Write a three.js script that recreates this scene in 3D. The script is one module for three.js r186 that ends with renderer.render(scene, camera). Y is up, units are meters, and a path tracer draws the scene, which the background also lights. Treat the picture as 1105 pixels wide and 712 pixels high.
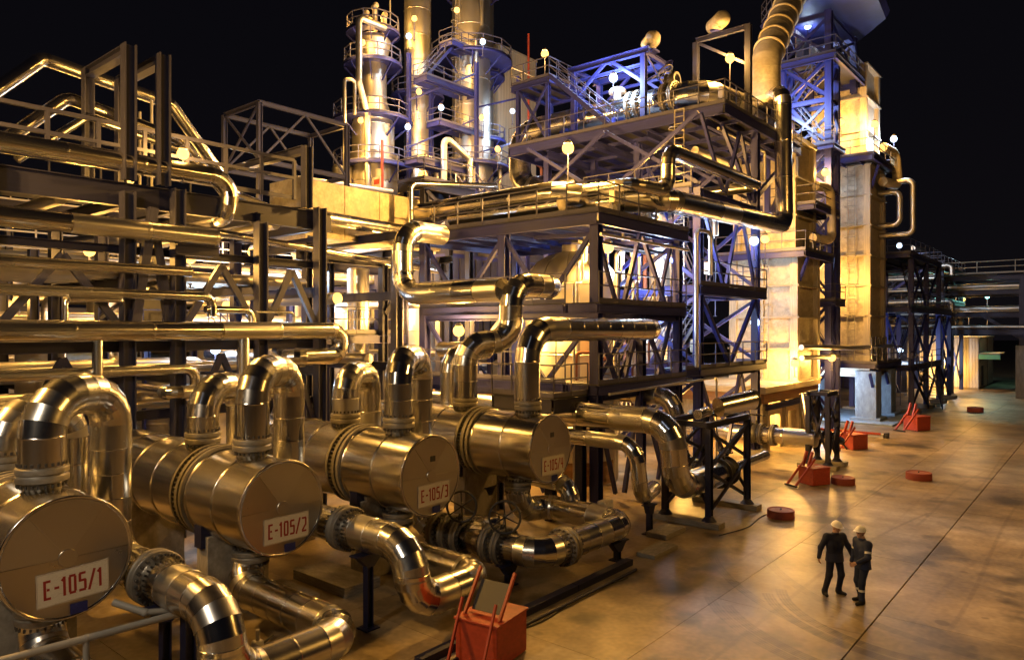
import * as THREE from 'three';
import { mergeGeometries } from 'three/addons/utils/BufferGeometryUtils.js';
import { RoundedBoxGeometry } from 'three/addons/geometries/RoundedBoxGeometry.js';
import { MarchingCubes } from 'three/addons/objects/MarchingCubes.js';
import { ImprovedNoise } from 'three/addons/math/ImprovedNoise.js';

// ---------------------------------------------------------------- camera, sky, moonlight, exposure
const V = (x, y, z) => new THREE.Vector3(x, y, z);
const scene = new THREE.Scene();
const H = 6.5, FL = 778, PW = 1105, PH = 712, YAW = 40 * Math.PI / 180;
const camera = new THREE.PerspectiveCamera(2 * Math.atan(PH / 2 / FL) * 180 / Math.PI, PW / PH, 0.1, 900);
camera.position.set(0, H, 0);
const FWD = V(Math.cos(YAW), 0, -Math.sin(YAW)), RGT = V(Math.sin(YAW), 0, Math.cos(YAW));
camera.lookAt(V(0, H, 0).add(FWD));
scene.add(camera);

const renderer = new THREE.WebGLRenderer({ antialias: true });
renderer.setSize(1024, 659);
renderer.toneMapping = THREE.LinearToneMapping;
renderer.toneMappingExposure = 1.0;
renderer.shadowMap.enabled = true;

// night sky: almost black, a faint town glow low down
{
  const w = 64, h = 32, d = new Float32Array(w * h * 4);
  for (let j = 0; j < h; j++) for (let i = 0; i < w; i++) {
    const el = (j + 0.5) / h * Math.PI - Math.PI / 2, k = Math.exp(-Math.max(el, 0) * 3.2), o = (j * w + i) * 4;
    d[o] = 0.0022 + 0.0024 * k; d[o + 1] = 0.0022 + 0.0016 * k; d[o + 2] = 0.0036 + 0.0012 * k; d[o + 3] = 1;
  }
  const t = new THREE.DataTexture(d, w, h, THREE.RGBAFormat, THREE.FloatType);
  t.mapping = THREE.EquirectangularReflectionMapping; t.magFilter = THREE.LinearFilter; t.needsUpdate = true;
  scene.background = t; scene.environment = t;
}
const moon = new THREE.DirectionalLight(new THREE.Color(0.7, 0.78, 1), 0.015);
moon.position.set(-60, 90, 40); moon.target.position.set(30, 0, -20); moon.castShadow = true;
moon.shadow.camera.left = -90; moon.shadow.camera.right = 90; moon.shadow.camera.top = 90; moon.shadow.camera.bottom = -90; moon.shadow.camera.far = 300;
scene.add(moon); scene.add(moon.target);

// ---------------------------------------------------------------- small helpers
let seed = 20147;
const rnd = () => { seed = (seed * 1664525 + 1013904223) >>> 0; return seed / 4294967296; };
const rr = (a, b) => a + (b - a) * rnd();
const noise = new ImprovedNoise();
const UP = V(0, 1, 0);
// where a line of sight of the survey photograph meets an upright or level plane of the plant
const ray = (px, py) => FWD.clone().addScaledVector(RGT, (px - PW / 2) / FL).addScaledVector(UP, (PH / 2 - py) / FL);
const eye = V(0, H, 0);
const onZ = (px, py, z) => { const r = ray(px, py); return eye.clone().addScaledVector(r, z / r.z); };
const onX = (px, py, x) => { const r = ray(px, py); return eye.clone().addScaledVector(r, x / r.x); };
const onY = (px, py, y) => { const r = ray(px, py); return eye.clone().addScaledVector(r, (y - H) / r.y); };
const atD = (px, py, d) => eye.clone().addScaledVector(ray(px, py), d);

const taken = {};
function numbered(n) { const k = taken[n] = (taken[n] ?? -1) + 1; return k ? n + '_' + String(k).padStart(3, '0') : n; }
function tag(o, label, category, group, kind) {
  o.userData.label = label; if (category) o.userData.category = category;
  if (group) o.userData.group = group; if (kind) o.userData.kind = kind; return o;
}
function thing(name, label, category, pos = V(0, 0, 0), group, turn = 0) {
  const o = new THREE.Group(); o.name = numbered(name); o.position.copy(pos); o.rotation.y = turn;
  tag(o, label, category, group); scene.add(o); return o;
}
function mesh(parent, name, geo, mat, pos) {
  const m = new THREE.Mesh(geo, mat); m.name = parent === scene ? numbered(name) : name;
  m.castShadow = m.receiveShadow = true; if (pos) m.position.copy(pos); parent.add(m); return m;
}
const local = (g, p) => p.clone().sub(g.position);          // things built with world points have no turn

// ---------------------------------------------------------------- textures and materials
function fbm(x, y, o = 4) { let s = 0, a = 0.5, f = 1; for (let i = 0; i < o; i++) { s += a * noise.noise(x * f, y * f, 3.7 * i + 0.3); a *= 0.5; f *= 2.03; } return s; }
function tex(w, h, fn, color) {
  const d = new Uint8Array(w * h * 4);
  for (let j = 0; j < h; j++) for (let i = 0; i < w; i++) {
    const c = fn(i / w, j / h), o = (j * w + i) * 4;
    if (typeof c === 'number') d[o] = d[o + 1] = d[o + 2] = Math.max(0, Math.min(255, c * 255));
    else for (let k = 0; k < 3; k++) d[o + k] = Math.max(0, Math.min(255, c[k] * 255));
    d[o + 3] = 255;
  }
  const t = new THREE.DataTexture(d, w, h); t.wrapS = t.wrapT = THREE.RepeatWrapping; t.magFilter = THREE.LinearFilter; t.minFilter = THREE.LinearMipmapLinearFilter; t.generateMipmaps = true;
  if (color) t.colorSpace = THREE.SRGBColorSpace; t.needsUpdate = true; return t;
}
// tiling noise on a torus-like blend
const tile = (u, v, f, o) => { const a = fbm(u * f, v * f, o), b = fbm((u - 1) * f, v * f, o), c = fbm(u * f, (v - 1) * f, o), e = fbm((u - 1) * f, (v - 1) * f, o); return (a * (1 - u) + b * u) * (1 - v) + (c * (1 - u) + e * u) * v; };
const dentTex = tex(256, 256, (u, v) => 0.5 + 0.75 * tile(u, v, 4, 2));
const smudgeTex = tex(256, 256, (u, v) => 0.86 + 0.2 * tile(u, v, 4, 3) + 0.06 * tile(u, v, 20, 2));
const grimeTex = tex(512, 512, (u, v) => { const n = tile(u, v, 5, 6), m = tile(v, u, 22, 3), k = 0.86 + 0.35 * n + 0.2 * m; return [k, k * (0.99 + 0.03 * n), k * (0.97 + 0.06 * m)]; }, true);
const rustTex = tex(512, 512, (u, v) => { const n = tile(u, v, 7, 5), m = tile(v, u, 18, 4), s = Math.max(0, Math.min(1, (m - 0.2) * 5)), k = 0.88 + 0.3 * n; return [k * (1 - 0.1 * s) + 0.1 * s, k * (1 - 0.45 * s), k * (1 - 0.7 * s)]; }, true);
const C = (r, g, b) => new THREE.Color().setRGB(r, g, b);
const std = (c, rough, metal = 0, extra = {}) => new THREE.MeshStandardMaterial({ color: c, roughness: rough, metalness: metal, ...extra });
const clads = [], cladsFar = [], shells = [];
for (let i = 0; i < 6; i++) {
  const t = 0.68 + 0.035 * (i % 3) , w = [0, 0.02, -0.015][i % 3];
  const bm = dentTex.clone(); bm.repeat.set(1.2 + 0.3 * i, 0.6 + 0.13 * i); bm.offset.set(0.17 * i, 0.31 * i); bm.needsUpdate = true;
  const rm = smudgeTex.clone(); rm.repeat.set(1.7, 1 + 0.2 * i); rm.offset.set(0.4 * i, 0.13 * i); rm.needsUpdate = true;
  clads.push(std(C(t + w, t - 0.015, t - 0.05 - w), [0.19, 0.27, 0.23, 0.34, 0.25, 0.3][i], 1, { bumpMap: bm, bumpScale: 0.0034, roughnessMap: rm }));
}
for (let i = 0; i < 4; i++) cladsFar.push(std(C(0.6 + 0.03 * i, 0.57 + 0.03 * i, 0.5 + 0.03 * i), 0.5, 1, { bumpMap: dentTex, bumpScale: 0.003, roughnessMap: smudgeTex }));
for (let i = 0; i < 3; i++) { const bm = dentTex.clone(); bm.repeat.set(4, 0.9); bm.offset.set(0.3 * i, 0.2 * i); bm.needsUpdate = true; shells.push(std(C(0.66, 0.63, 0.57), 0.22 + 0.03 * i, 1, { bumpMap: bm, bumpScale: 0.008, roughnessMap: smudgeTex })); }
const M = {
  steel: std(C(0.024, 0.03, 0.2), 0.5, 0, { map: grimeTex }),
  steelDark: std(C(0.012, 0.014, 0.055), 0.55, 0, { map: grimeTex }),
  steelGrey: std(C(0.042, 0.045, 0.1), 0.55, 0, { map: grimeTex }),
  rail: std(C(0.07, 0.07, 0.12), 0.5),
  railPale: std(C(0.3, 0.28, 0.24), 0.5),
  grating: std(C(0.05, 0.05, 0.065), 0.7, 0, { map: grimeTex }),
  flange: std(C(0.36, 0.34, 0.3), 0.5, 0.6, { map: grimeTex }),
  bolt: std(C(0.09, 0.085, 0.08), 0.5, 0.7),
  iron: std(C(0.05, 0.048, 0.045), 0.55, 0.3),
  black: std(C(0.018, 0.018, 0.02), 0.5),
  concrete: std(C(0.36, 0.33, 0.28), 0.85, 0, { map: grimeTex, bumpMap: smudgeTex, bumpScale: 0.004 }),
  duct: std(C(0.3, 0.28, 0.25), 0.6, 0, { map: grimeTex, bumpMap: dentTex, bumpScale: 0.01 }),
  cream: std(C(0.66, 0.58, 0.42), 0.55, 0, { map: grimeTex }),
  panel: std(C(0.62, 0.56, 0.44), 0.5, 0, { map: grimeTex, bumpMap: dentTex, bumpScale: 0.01 }),
  panelRib: std(C(0.52, 0.47, 0.37), 0.5, 0, { map: grimeTex }),
  white: std(C(0.72, 0.7, 0.66), 0.5, 0, { map: grimeTex }),
  red: std(C(0.5, 0.07, 0.03), 0.5, 0, { map: rustTex }),
  redDark: std(C(0.32, 0.06, 0.035), 0.7, 0, { map: rustTex }),
  rust: std(C(0.28, 0.1, 0.05), 0.75, 0, { map: rustTex }),
  blueConcrete: std(C(0.3, 0.4, 0.52), 0.7, 0, { map: grimeTex }),
  brown: std(C(0.3, 0.16, 0.07), 0.7, 0, { map: grimeTex }),
};
const pick = a => a[Math.floor(rnd() * a.length)];

// ---------------------------------------------------------------- geometry cache: bars, sheets, gores, flanges
const cache = {};
const memo = (k, f) => cache[k] ?? (cache[k] = f());
const boxG = (w, h, d) => memo(`b${w},${h},${d}`, () => new THREE.BoxGeometry(w, h, d));
const rbox = (w, h, d, r = 0.02) => memo(`rb${w},${h},${d},${r}`, () => new RoundedBoxGeometry(w, h, d, 1, r));
function unitI(w, h) {           // I section, length 1 along y from 0, web along x
  return memo(`I${w},${h}`, () => {
    const t = Math.min(w, h) * 0.11, g = [];
    const a = new THREE.BoxGeometry(t, 1, w); a.translate(-h / 2 + t / 2, 0.5, 0); g.push(a);
    const b = new THREE.BoxGeometry(t, 1, w); b.translate(h / 2 - t / 2, 0.5, 0); g.push(b);
    const c = new THREE.BoxGeometry(h - 2 * t, 1, t * 0.8); c.translate(0, 0.5, 0); g.push(c);
    return mergeGeometries(g);
  });
}
const unitBox = (w, h) => memo(`ub${w},${h}`, () => { const g = new THREE.BoxGeometry(w, 1, h); g.translate(0, 0.5, 0); return g; });
const unitCyl = (r, n = 8, r2 = r) => memo(`uc${r},${n},${r2}`, () => { const g = new THREE.CylinderGeometry(r2, r, 1, n); g.translate(0, 0.5, 0); return g; });
const basis = (dir, side) => { const y = dir.clone().normalize(); let x = side.clone().addScaledVector(y, -side.dot(y)); if (x.lengthSq() < 1e-6) x = V(1, 0, 0.001).addScaledVector(y, -y.x); x.normalize(); const z = x.clone().cross(y); return new THREE.Quaternion().setFromRotationMatrix(new THREE.Matrix4().makeBasis(x, y, z)); };
// straight member from world point p to q under a thing
function bar(g, name, p, q, geo, mat, side = UP) {
  const d = q.clone().sub(p), m = mesh(g, name, geo, mat, local(rootOf(g), p));
  if (g.userData.off) m.position.sub(g.userData.off);
  m.scale.y = d.length(); m.quaternion.copy(basis(d, side)); return m;
}
const rootOf = g => { let o = g; while (o.parent && o.parent !== scene) o = o.parent; return o; };
const col = (g, x, z, y0, y1, w = 0.3, mat = M.steel, name = 'column') => bar(g, name, V(x, y0, z), V(x, y1, z), unitI(w, w), mat, V(1, 0, 0));
const beam = (g, p, q, w = 0.2, h = 0.3, mat = M.steel, name = 'beam') => bar(g, name, p, q, unitI(w, h), mat, UP);
const brace = (g, p, q, w = 0.14, mat = M.steel, name = 'brace') => bar(g, name, p, q, unitBox(w, w * 0.8), mat, UP);
function railing(g, pts, h = 1.1, step = 1.5, mat = M.rail, t = 0.045) {
  const rl = new THREE.Group(); rl.name = 'railing'; g.add(rl);
  for (let i = 0; i + 1 < pts.length; i++) {
    const p = pts[i], q = pts[i + 1], L = p.distanceTo(q), n = Math.max(1, Math.round(L / step));
    for (const [k, nm] of [[h, 'handrail'], [h * 0.55, 'mid_rail'], [0.08, 'toe_board']])
      bar(rl, nm, p.clone().setY(p.y + k), q.clone().setY(q.y + k), k < 0.1 ? unitBox(0.16, 0.012) : unitBox(t, t), mat);
    for (let k = i ? 1 : 0; k <= n; k++) { const s = p.clone().lerp(q, k / n); bar(rl, 'post', s, s.clone().setY(s.y + h), unitBox(t, t), mat, V(1, 0, 0)); }
  }
  return rl;
}
// deck on joists: rectangle x0..x1, z0..z1 with top at y
function deck(g, x0, x1, z0, z1, y, o = {}) {
  const { sides = 'fblr', mat = M.steel, joist = 1.5, edge = 0.3, rails = M.rail, step = 1.5 } = o;
  const cx = (x0 + x1) / 2, cz = (z0 + z1) / 2;
  mesh(g, 'deck', memo(`dk${(x1 - x0).toFixed(2)},${(z1 - z0).toFixed(2)}`, () => new THREE.BoxGeometry(x1 - x0 - 0.02, 0.05, z1 - z0 - 0.02)), M.grating, local(g, V(cx, y - 0.026, cz)));
  const yb = y - 0.056 - edge / 2;
  beam(g, V(x0, yb, z1), V(x1, yb, z1), 0.16, edge, mat, 'edge_beam'); beam(g, V(x0, yb, z0), V(x1, yb, z0), 0.16, edge, mat, 'edge_beam');
  beam(g, V(x0, yb + 0.004, z0 + 0.09), V(x0, yb + 0.004, z1 - 0.09), 0.16, edge, mat, 'edge_beam'); beam(g, V(x1, yb + 0.004, z0 + 0.09), V(x1, yb + 0.004, z1 - 0.09), 0.16, edge, mat, 'edge_beam');
  const n = Math.max(1, Math.round((z1 - z0) / joist));
  for (let k = 1; k < n; k++) { const z = z0 + (z1 - z0) * k / n; beam(g, V(x0 + 0.09, y - 0.06 - edge * 0.3, z), V(x1 - 0.09, y - 0.06 - edge * 0.3, z), 0.12, edge * 0.55, mat, 'joist'); }
  const P = { f: [V(x0, y, z1), V(x1, y, z1)], b: [V(x0, y, z0), V(x1, y, z0)], l: [V(x0, y, z0), V(x0, y, z1)], r: [V(x1, y, z0), V(x1, y, z1)] };
  for (const s of sides) railing(g, P[s], 1.1, step, rails);
}
function stairs(g, p, q, w, mat = M.steel) {       // p bottom, q top, width w across
  const d = q.clone().sub(p), flat = V(d.x, 0, d.z).normalize(), side = V(-flat.z, 0, flat.x);
  const st = new THREE.Group(); st.name = 'stair_flight'; g.add(st);
  for (const s of [-1, 1]) {
    const o = side.clone().multiplyScalar(s * w / 2);
    bar(st, 'stringer', p.clone().add(o), q.clone().add(o), unitBox(0.24, 0.05), mat);
    const a = p.clone().add(o), b = q.clone().add(o);
    for (const k of [1.0, 0.55]) bar(st, 'handrail', a.clone().setY(a.y + k), b.clone().setY(b.y + k), unitBox(0.045, 0.045), M.rail);
    for (let k = 0; k <= 3; k++) { const e = a.clone().lerp(b, k / 3); bar(st, 'post', e, e.clone().setY(e.y + 1), unitBox(0.04, 0.04), M.rail, V(1, 0, 0)); }
  }
  const n = Math.max(3, Math.round(d.y / 0.25));
  for (let k = 1; k < n; k++) { const c = p.clone().lerp(q, k / n), o = side.clone().multiplyScalar(w / 2 - 0.03); bar(st, 'tread', c.clone().sub(o), c.clone().add(o), unitBox(0.03, 0.24), M.grating, UP); }
}
// thin-walled cladding sheet, unit radius and length, with a rolled bead at the far end
function sheetG(n) {
  return memo('sheet' + n, () => new THREE.LatheGeometry([[1, 0], [1, 0.94], [1.018, 0.95], [1.024, 0.965], [1.02, 0.98], [1.002, 1]].map(a => new THREE.Vector2(...a)), n));
}
// elbow gores: mitred cylinders; elbow starts at origin heading +y and bends towards +x by ang
function goreSet(r, R, ang, n, seg) {
  return memo(`g${r.toFixed(3)},${R.toFixed(3)},${ang.toFixed(3)},${n},${seg}`, () => {
    const out = [], step = ang / n;
    const at = a => V(R - R * Math.cos(a), R * Math.sin(a), 0), tan = a => V(Math.sin(a), Math.cos(a), 0);
    for (let k = 0; k < n; k++) {
      const a0 = k * step, a1 = a0 + step, am = (a0 + a1) / 2, dir = tan(am), nx = V(Math.cos(am), -Math.sin(am), 0);
      const c0 = at(a0), c1 = at(a1), pos = [], nor = [], uv = [], idx = [];
      const rows = [[0, 1], [0.84, 1], [0.88, 1.02], [0.95, 1.024], [1, 1.0]];
      for (let j = 0; j <= seg; j++) {
        const th = j / seg * 2 * Math.PI, e = nx.clone().multiplyScalar(Math.cos(th)).addScaledVector(V(0, 0, 1), Math.sin(th));
        const hit = (c, t) => { const m = t, q = c.clone().addScaledVector(e, r); return q.addScaledVector(dir, -q.clone().sub(c).dot(m) / dir.dot(m)); };
        const p0 = hit(c0, tan(a0)), p1 = hit(c1, tan(a1));
        rows.forEach(([f, s]) => { const p = p0.clone().lerp(p1, f).addScaledVector(e, r * (s - 1)); pos.push(p.x, p.y, p.z); nor.push(e.x, e.y, e.z); uv.push(j / seg, f * 0.3 + k * 0.3); });
      }
      const m = rows.length;
      for (let j = 0; j < seg; j++) for (let i = 0; i + 1 < m; i++) { const a = j * m + i, b = a + m; idx.push(a, a + 1, b, b, a + 1, b + 1); }
      const g = new THREE.BufferGeometry();
      g.setAttribute('position', new THREE.Float32BufferAttribute(pos, 3)); g.setAttribute('normal', new THREE.Float32BufferAttribute(nor, 3)); g.setAttribute('uv', new THREE.Float32BufferAttribute(uv, 2)); g.setIndex(idx); out.push(g);
    }
    return out;
  });
}
const flangeG = memo('flange', () => new THREE.LatheGeometry([[1, -0.5], [1.02, -0.46], [1.3, -0.42], [1.34, -0.38], [1.34, -0.1], [1.3, -0.06], [1.24, -0.03], [1.24, 0.03], [1.3, 0.06], [1.34, 0.1], [1.34, 0.38], [1.3, 0.42], [1.02, 0.46], [1, 0.5]].map(a => new THREE.Vector2(...a)), 40));
const boltRing = (n, rb = 1.19, sz = 0.085, hl = 0.62) => memo(`bolts${n},${rb},${sz},${hl}`, () => {
  const g = []; for (let k = 0; k < n; k++) for (const s of [-1, 1]) { const c = new THREE.CylinderGeometry(sz, sz, 0.2, 6); const a = k / n * 2 * Math.PI; c.translate(rb * Math.cos(a), s * hl, rb * Math.sin(a)); g.push(c); }
  return mergeGeometries(g);
});
// flange pair centred at world p with axis dir; r is the pipe radius, t its thickness
function flange(g, p, dir, r, t = 0.3, n = 20, mat = M.flange) {
  const f = mesh(g, 'flange', flangeG, mat, local(rootOf(g), p)); f.scale.set(r, t, r); f.quaternion.copy(basis(dir, V(0.31, 0.2, 0.93)));
  const b = mesh(f, 'bolt_ring', boltRing(n), M.bolt); b.userData.kind = 'stuff'; return f;
}
// insulated pipe through world points
function pipe(label, pts, r, o = {}) {
  const { R = r * 2.1, n = 5, seg = 32, sheet = 1.1, mats = clads, group, name = 'insulated_pipe', category = 'pipe', open = false, parent } = o;
  const g = parent ?? thing(name, label, category, pts[0], group);
  let cur = pts[0].clone();
  const straight = (a, b) => {
    const d = b.clone().sub(a), L = d.length(); if (L < 0.01) return;
    const k = Math.max(1, Math.round(L / sheet)), u = d.clone().divideScalar(L), q = basis(u, V(0.37, 0.41, 0.83));
    for (let i = 0; i < k; i++) {
      const m = mesh(g, 'cladding_sheet', sheetG(seg), pick(mats), local(rootOf(g), a.clone().addScaledVector(u, L * i / k)));
      m.scale.set(r, L / k, r); m.quaternion.copy(q);
    }
  };
  for (let i = 1; i < pts.length; i++) {
    const p = pts[i];
    if (i === pts.length - 1) { straight(cur, p); break; }
    const u = p.clone().sub(cur).normalize(), w = pts[i + 1].clone().sub(p).normalize(), ang = Math.acos(Math.max(-1, Math.min(1, u.dot(w))));
    if (ang < 0.02) { straight(cur, p); cur = p.clone(); continue; }
    const T = R * Math.tan(ang / 2), s = p.clone().addScaledVector(u, -T), e = p.clone().addScaledVector(w, T);
    straight(cur, s);
    const xx = w.clone().addScaledVector(u, -u.dot(w)).normalize(), zz = xx.clone().cross(u), q = new THREE.Quaternion().setFromRotationMatrix(new THREE.Matrix4().makeBasis(xx, u, zz));
    const k = Math.max(2, Math.round(n * ang / (Math.PI / 2)));
    for (const gg of goreSet(r, R, ang, k, seg)) { const m = mesh(g, 'elbow_gore', gg, pick(mats), local(rootOf(g), s)); m.quaternion.copy(q); }
    cur = e;
  }
  if (!open) {
    const cap = (p, d) => { const m = mesh(g, 'end_cap', memo('cap' + seg, () => new THREE.CylinderGeometry(1, 1, 1, seg)), pick(mats), local(rootOf(g), p.clone().addScaledVector(d, 0.012))); m.scale.set(r * 0.998, 0.03, r * 0.998); m.quaternion.copy(basis(d, V(0.37, 0.41, 0.83))); };
    const N = pts.length; cap(pts[0], pts[0].clone().sub(pts[1]).normalize()); cap(pts[N - 1], pts[N - 1].clone().sub(pts[N - 2]).normalize());
  }
  return g;
}
const far = (label, pts, r, o = {}) => pipe(label, pts, r, { seg: 14, n: 4, sheet: 3, mats: cladsFar, ...o });
// lamp: globe light on a pole or bracket
const SOD = [1, 0.5, 0.1], WHT = [0.6, 0.77, 1], HAL = [1, 0.82, 0.6], TEAL = [0.35, 1, 0.86];
const glow = {};
const lampMat = (c, e) => memo(`lm${c},${e}`, () => new THREE.MeshStandardMaterial({ color: C(0.02, 0.02, 0.02), emissive: C(...c), emissiveIntensity: e, roughness: 0.4 }));
function lamp(label, p, cd, c = SOD, o = {}) {
  const { pole = 1.6, r = 0.17, group = c === WHT ? 'white lamps around the plant' : 'sodium lamps around the plant', e = 4.5, down } = o;
  const g = thing(o.name ?? 'lamp_post', label, 'lamp', V(p.x, p.y - pole, p.z), group);
  if (pole > 0) {
    mesh(g, 'pole', unitCyl(0.03, 8), M.rail, V(0, 0, 0)).scale.y = pole - r * 0.8;
    mesh(g, 'base_plate', boxG(0.16, 0.03, 0.16), M.rail, V(0, 0.015, 0));
  } else mesh(g, 'bracket', boxG(0.06, 0.06, 0.3), M.railPale, V(0, r + 0.08, -0.1));
  mesh(g, 'lamp_cap', memo('lampcap', () => new THREE.LatheGeometry([[0.001, 0.16], [0.1, 0.14], [0.17, 0.06], [0.2, 0.0], [0.19, -0.01]].map(a => new THREE.Vector2(...a)), 16)), M.railPale, V(0, pole + r * 0.86, 0)).scale.setScalar(r / 0.26);
  mesh(g, 'lamp_globe', memo('globe' + r, () => new THREE.SphereGeometry(r, 16, 10)), lampMat(c, c === SOD ? 4 : e), V(0, pole, 0));
  const l = new THREE.PointLight(C(...c), cd, 0, 2); l.position.set(0, pole, 0); l.castShadow = true; l.name = 'lamp_light'; l.shadow.radius = r / 0.02; g.add(l);
  return g;
}
// ================================================================ GROUND
const groundMat = std(C(0.2, 0.17, 0.13), 0.85, 0, { map: (() => { const t = grimeTex.clone(); t.repeat.set(120, 120); t.needsUpdate = true; return t; })() });
{ const g = mesh(scene, 'ground', new THREE.PlaneGeometry(900, 900), groundMat, V(100, -0.05, -100)); g.rotation.x = -Math.PI / 2; g.userData.kind = 'structure'; g.userData.label = 'dusty ground under and beyond the plant'; }
// concrete paving: stains, tyre arcs and drips printed at their own place (metres), the slabs are geometry
const X0 = 0, Z0 = -36, SPAN = 56;
const yardTex = (() => {
  const N = 2048, cv = document.createElement('canvas'); cv.width = cv.height = N; const c = cv.getContext('2d'), S = N / SPAN;
  const im = c.createImageData(N, N);
  for (let j = 0; j < N; j++) for (let i = 0; i < N; i++) {
    const x = i / S, z = j / S, o = (j * N + i) * 4;
    const a = fbm(x * 0.22, z * 0.3, 5), b = fbm(x * 1.4 + 9, z * 1.1, 4), e = noise.noise(x * 9, z * 9, 2), f = fbm(x * 0.5 + 40, z * 0.12, 3);
    let k = 0.64 + 0.46 * a + 0.24 * b + 0.07 * e + 0.16 * f;
    const st = Math.max(0, fbm(x * 0.45 + 70, z * 0.45 + 12, 5) - 0.16) * 1.6; k *= 1 - Math.min(0.5, st * 1.5);
    k = Math.max(0.25, Math.min(0.95, k)); im.data[o] = 255 * k; im.data[o + 1] = 255 * k * (0.935 + 0.03 * b); im.data[o + 2] = 255 * k * (0.84 + 0.06 * b); im.data[o + 3] = 255;
  }
  c.putImageData(im, 0, 0);
  const P = (x, z) => [(x - X0) * S, (z - Z0) * S];
  const arc = (x, z, r, a0, a1, w, al) => { c.lineWidth = w * S; for (let k = 0; k < 26; k++) { const s = a0 + (a1 - a0) * k / 26, q = a0 + (a1 - a0) * (k + 1.3) / 26; c.strokeStyle = `rgba(38,30,24,${al * (0.35 + 0.65 * Math.abs(noise.noise(s * 3 + r, r * 2, 1) + 0.4))})`; c.beginPath(); c.arc(...P(x, z), r * S, s, q); c.stroke(); } };
  for (const [x, z, r, a0, a1, al] of [[19.5, -3.2, 3.4, 1.9, 4.3, 0.5], [19.5, -3.2, 3.75, 1.9, 4.2, 0.42], [19.5, -3.2, 4.9, 2.1, 4.0, 0.4], [19.5, -3.2, 5.2, 2.0, 4.1, 0.34], [24, -1.5, 7, 2.4, 4.2, 0.3], [24, -1.5, 8.5, 2.3, 4.2, 0.3], [30, 1, 9, 2.9, 4.5, 0.12], [17.5, -1.2, 2.6, 1.5, 3.9, 0.36]]) for (let k = 0; k < 4; k++) arc(x, z, r + k * 0.07, a0, a1, 0.05, Math.min(0.8, al * 1.5));
  for (let k = 0; k < 14; k++) { const z = -9 + k * 0.6 + 0.3 * Math.sin(k * 7), x = 8 + (k * 37 % 30); c.lineWidth = 0.1 * S; c.strokeStyle = `rgba(40,32,25,${0.07 + 0.06 * (k % 3)})`; c.beginPath(); c.moveTo(...P(x, z)); c.bezierCurveTo(...P(x + 5, z + 0.2), ...P(x + 9, z - 0.3), ...P(x + 16, z + (k % 2))); c.stroke(); }
  let s = 77; const q = () => (s = (s * 16807) % 2147483647) / 2147483647;
  for (let k = 0; k < 420; k++) { const x = q() * SPAN, z = q() * SPAN + Z0, rr_ = 0.04 + 0.22 * q() * q(); c.fillStyle = `rgba(34,26,20,${0.1 + 0.25 * q()})`; c.beginPath(); c.ellipse(...P(x, z), rr_ * S, rr_ * S * (0.5 + q() * 0.5), q() * 3, 0, 7); c.fill(); }
  const t = new THREE.CanvasTexture(cv); t.colorSpace = THREE.SRGBColorSpace; t.wrapS = t.wrapT = THREE.MirroredRepeatWrapping; t.flipY = false; t.anisotropy = 8; return t;
})();
const yardRough = tex(512, 512, (u, v) => 0.5 + 0.5 * tile(u, v, 5, 5) + 0.2 * tile(v, u, 30, 2));
const yardBump = tex(512, 512, (u, v) => 0.5 + 0.5 * tile(u, v, 9, 5));
const slabMats = [0, 1, 2].map(i => std(C(0.56 + 0.03 * i, 0.495 + 0.028 * i, 0.365 + 0.025 * i), 0.85, 0, { map: yardTex, roughnessMap: yardRough, bumpMap: yardBump, bumpScale: 0.006 }));
{
  const yard = thing('yard_pavement', 'stained concrete yard of large slabs in front of the plant', undefined); yard.userData.kind = 'structure';
  const zs = [-40, -34, -28, -22, -16.5, -13.6, -10.7, -7.4, -4.15, -0.9, 2.4, 8, 16];
  for (let j = 0; j + 1 < zs.length; j++) {
    const wide = zs[j + 1] - zs[j], xs = []; const st = wide > 4 ? 9 : 6; let x = -6 - (j % 2) * 1.4; while (x < 120) { xs.push(x); x += st; }
    for (let i = 0; i + 1 < xs.length; i++) {
      const gp = 0.01, ga = zs[j] === -4.15 ? 0.018 : 0.006, gb = zs[j + 1] === -4.15 ? 0.018 : 0.006;
      const w = xs[i + 1] - xs[i] - gp, d = wide - ga - gb, g = new THREE.BoxGeometry(w, 0.05, d), p = g.attributes.position, uv = g.attributes.uv;
      const cx = (xs[i] + xs[i + 1]) / 2, cz = (zs[j] + ga + zs[j + 1] - gb) / 2;
      for (let k = 0; k < p.count; k++) uv.setXY(k, (p.getX(k) + cx - X0) / SPAN, (p.getZ(k) + cz - Z0) / SPAN);
      mesh(yard, 'concrete_slab', g, slabMats[(i * 7 + j * 3) % 3], V(cx, -0.0252 + 0.0007 * ((i * 5 + j) % 3), cz));
    }
  }
}

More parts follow.
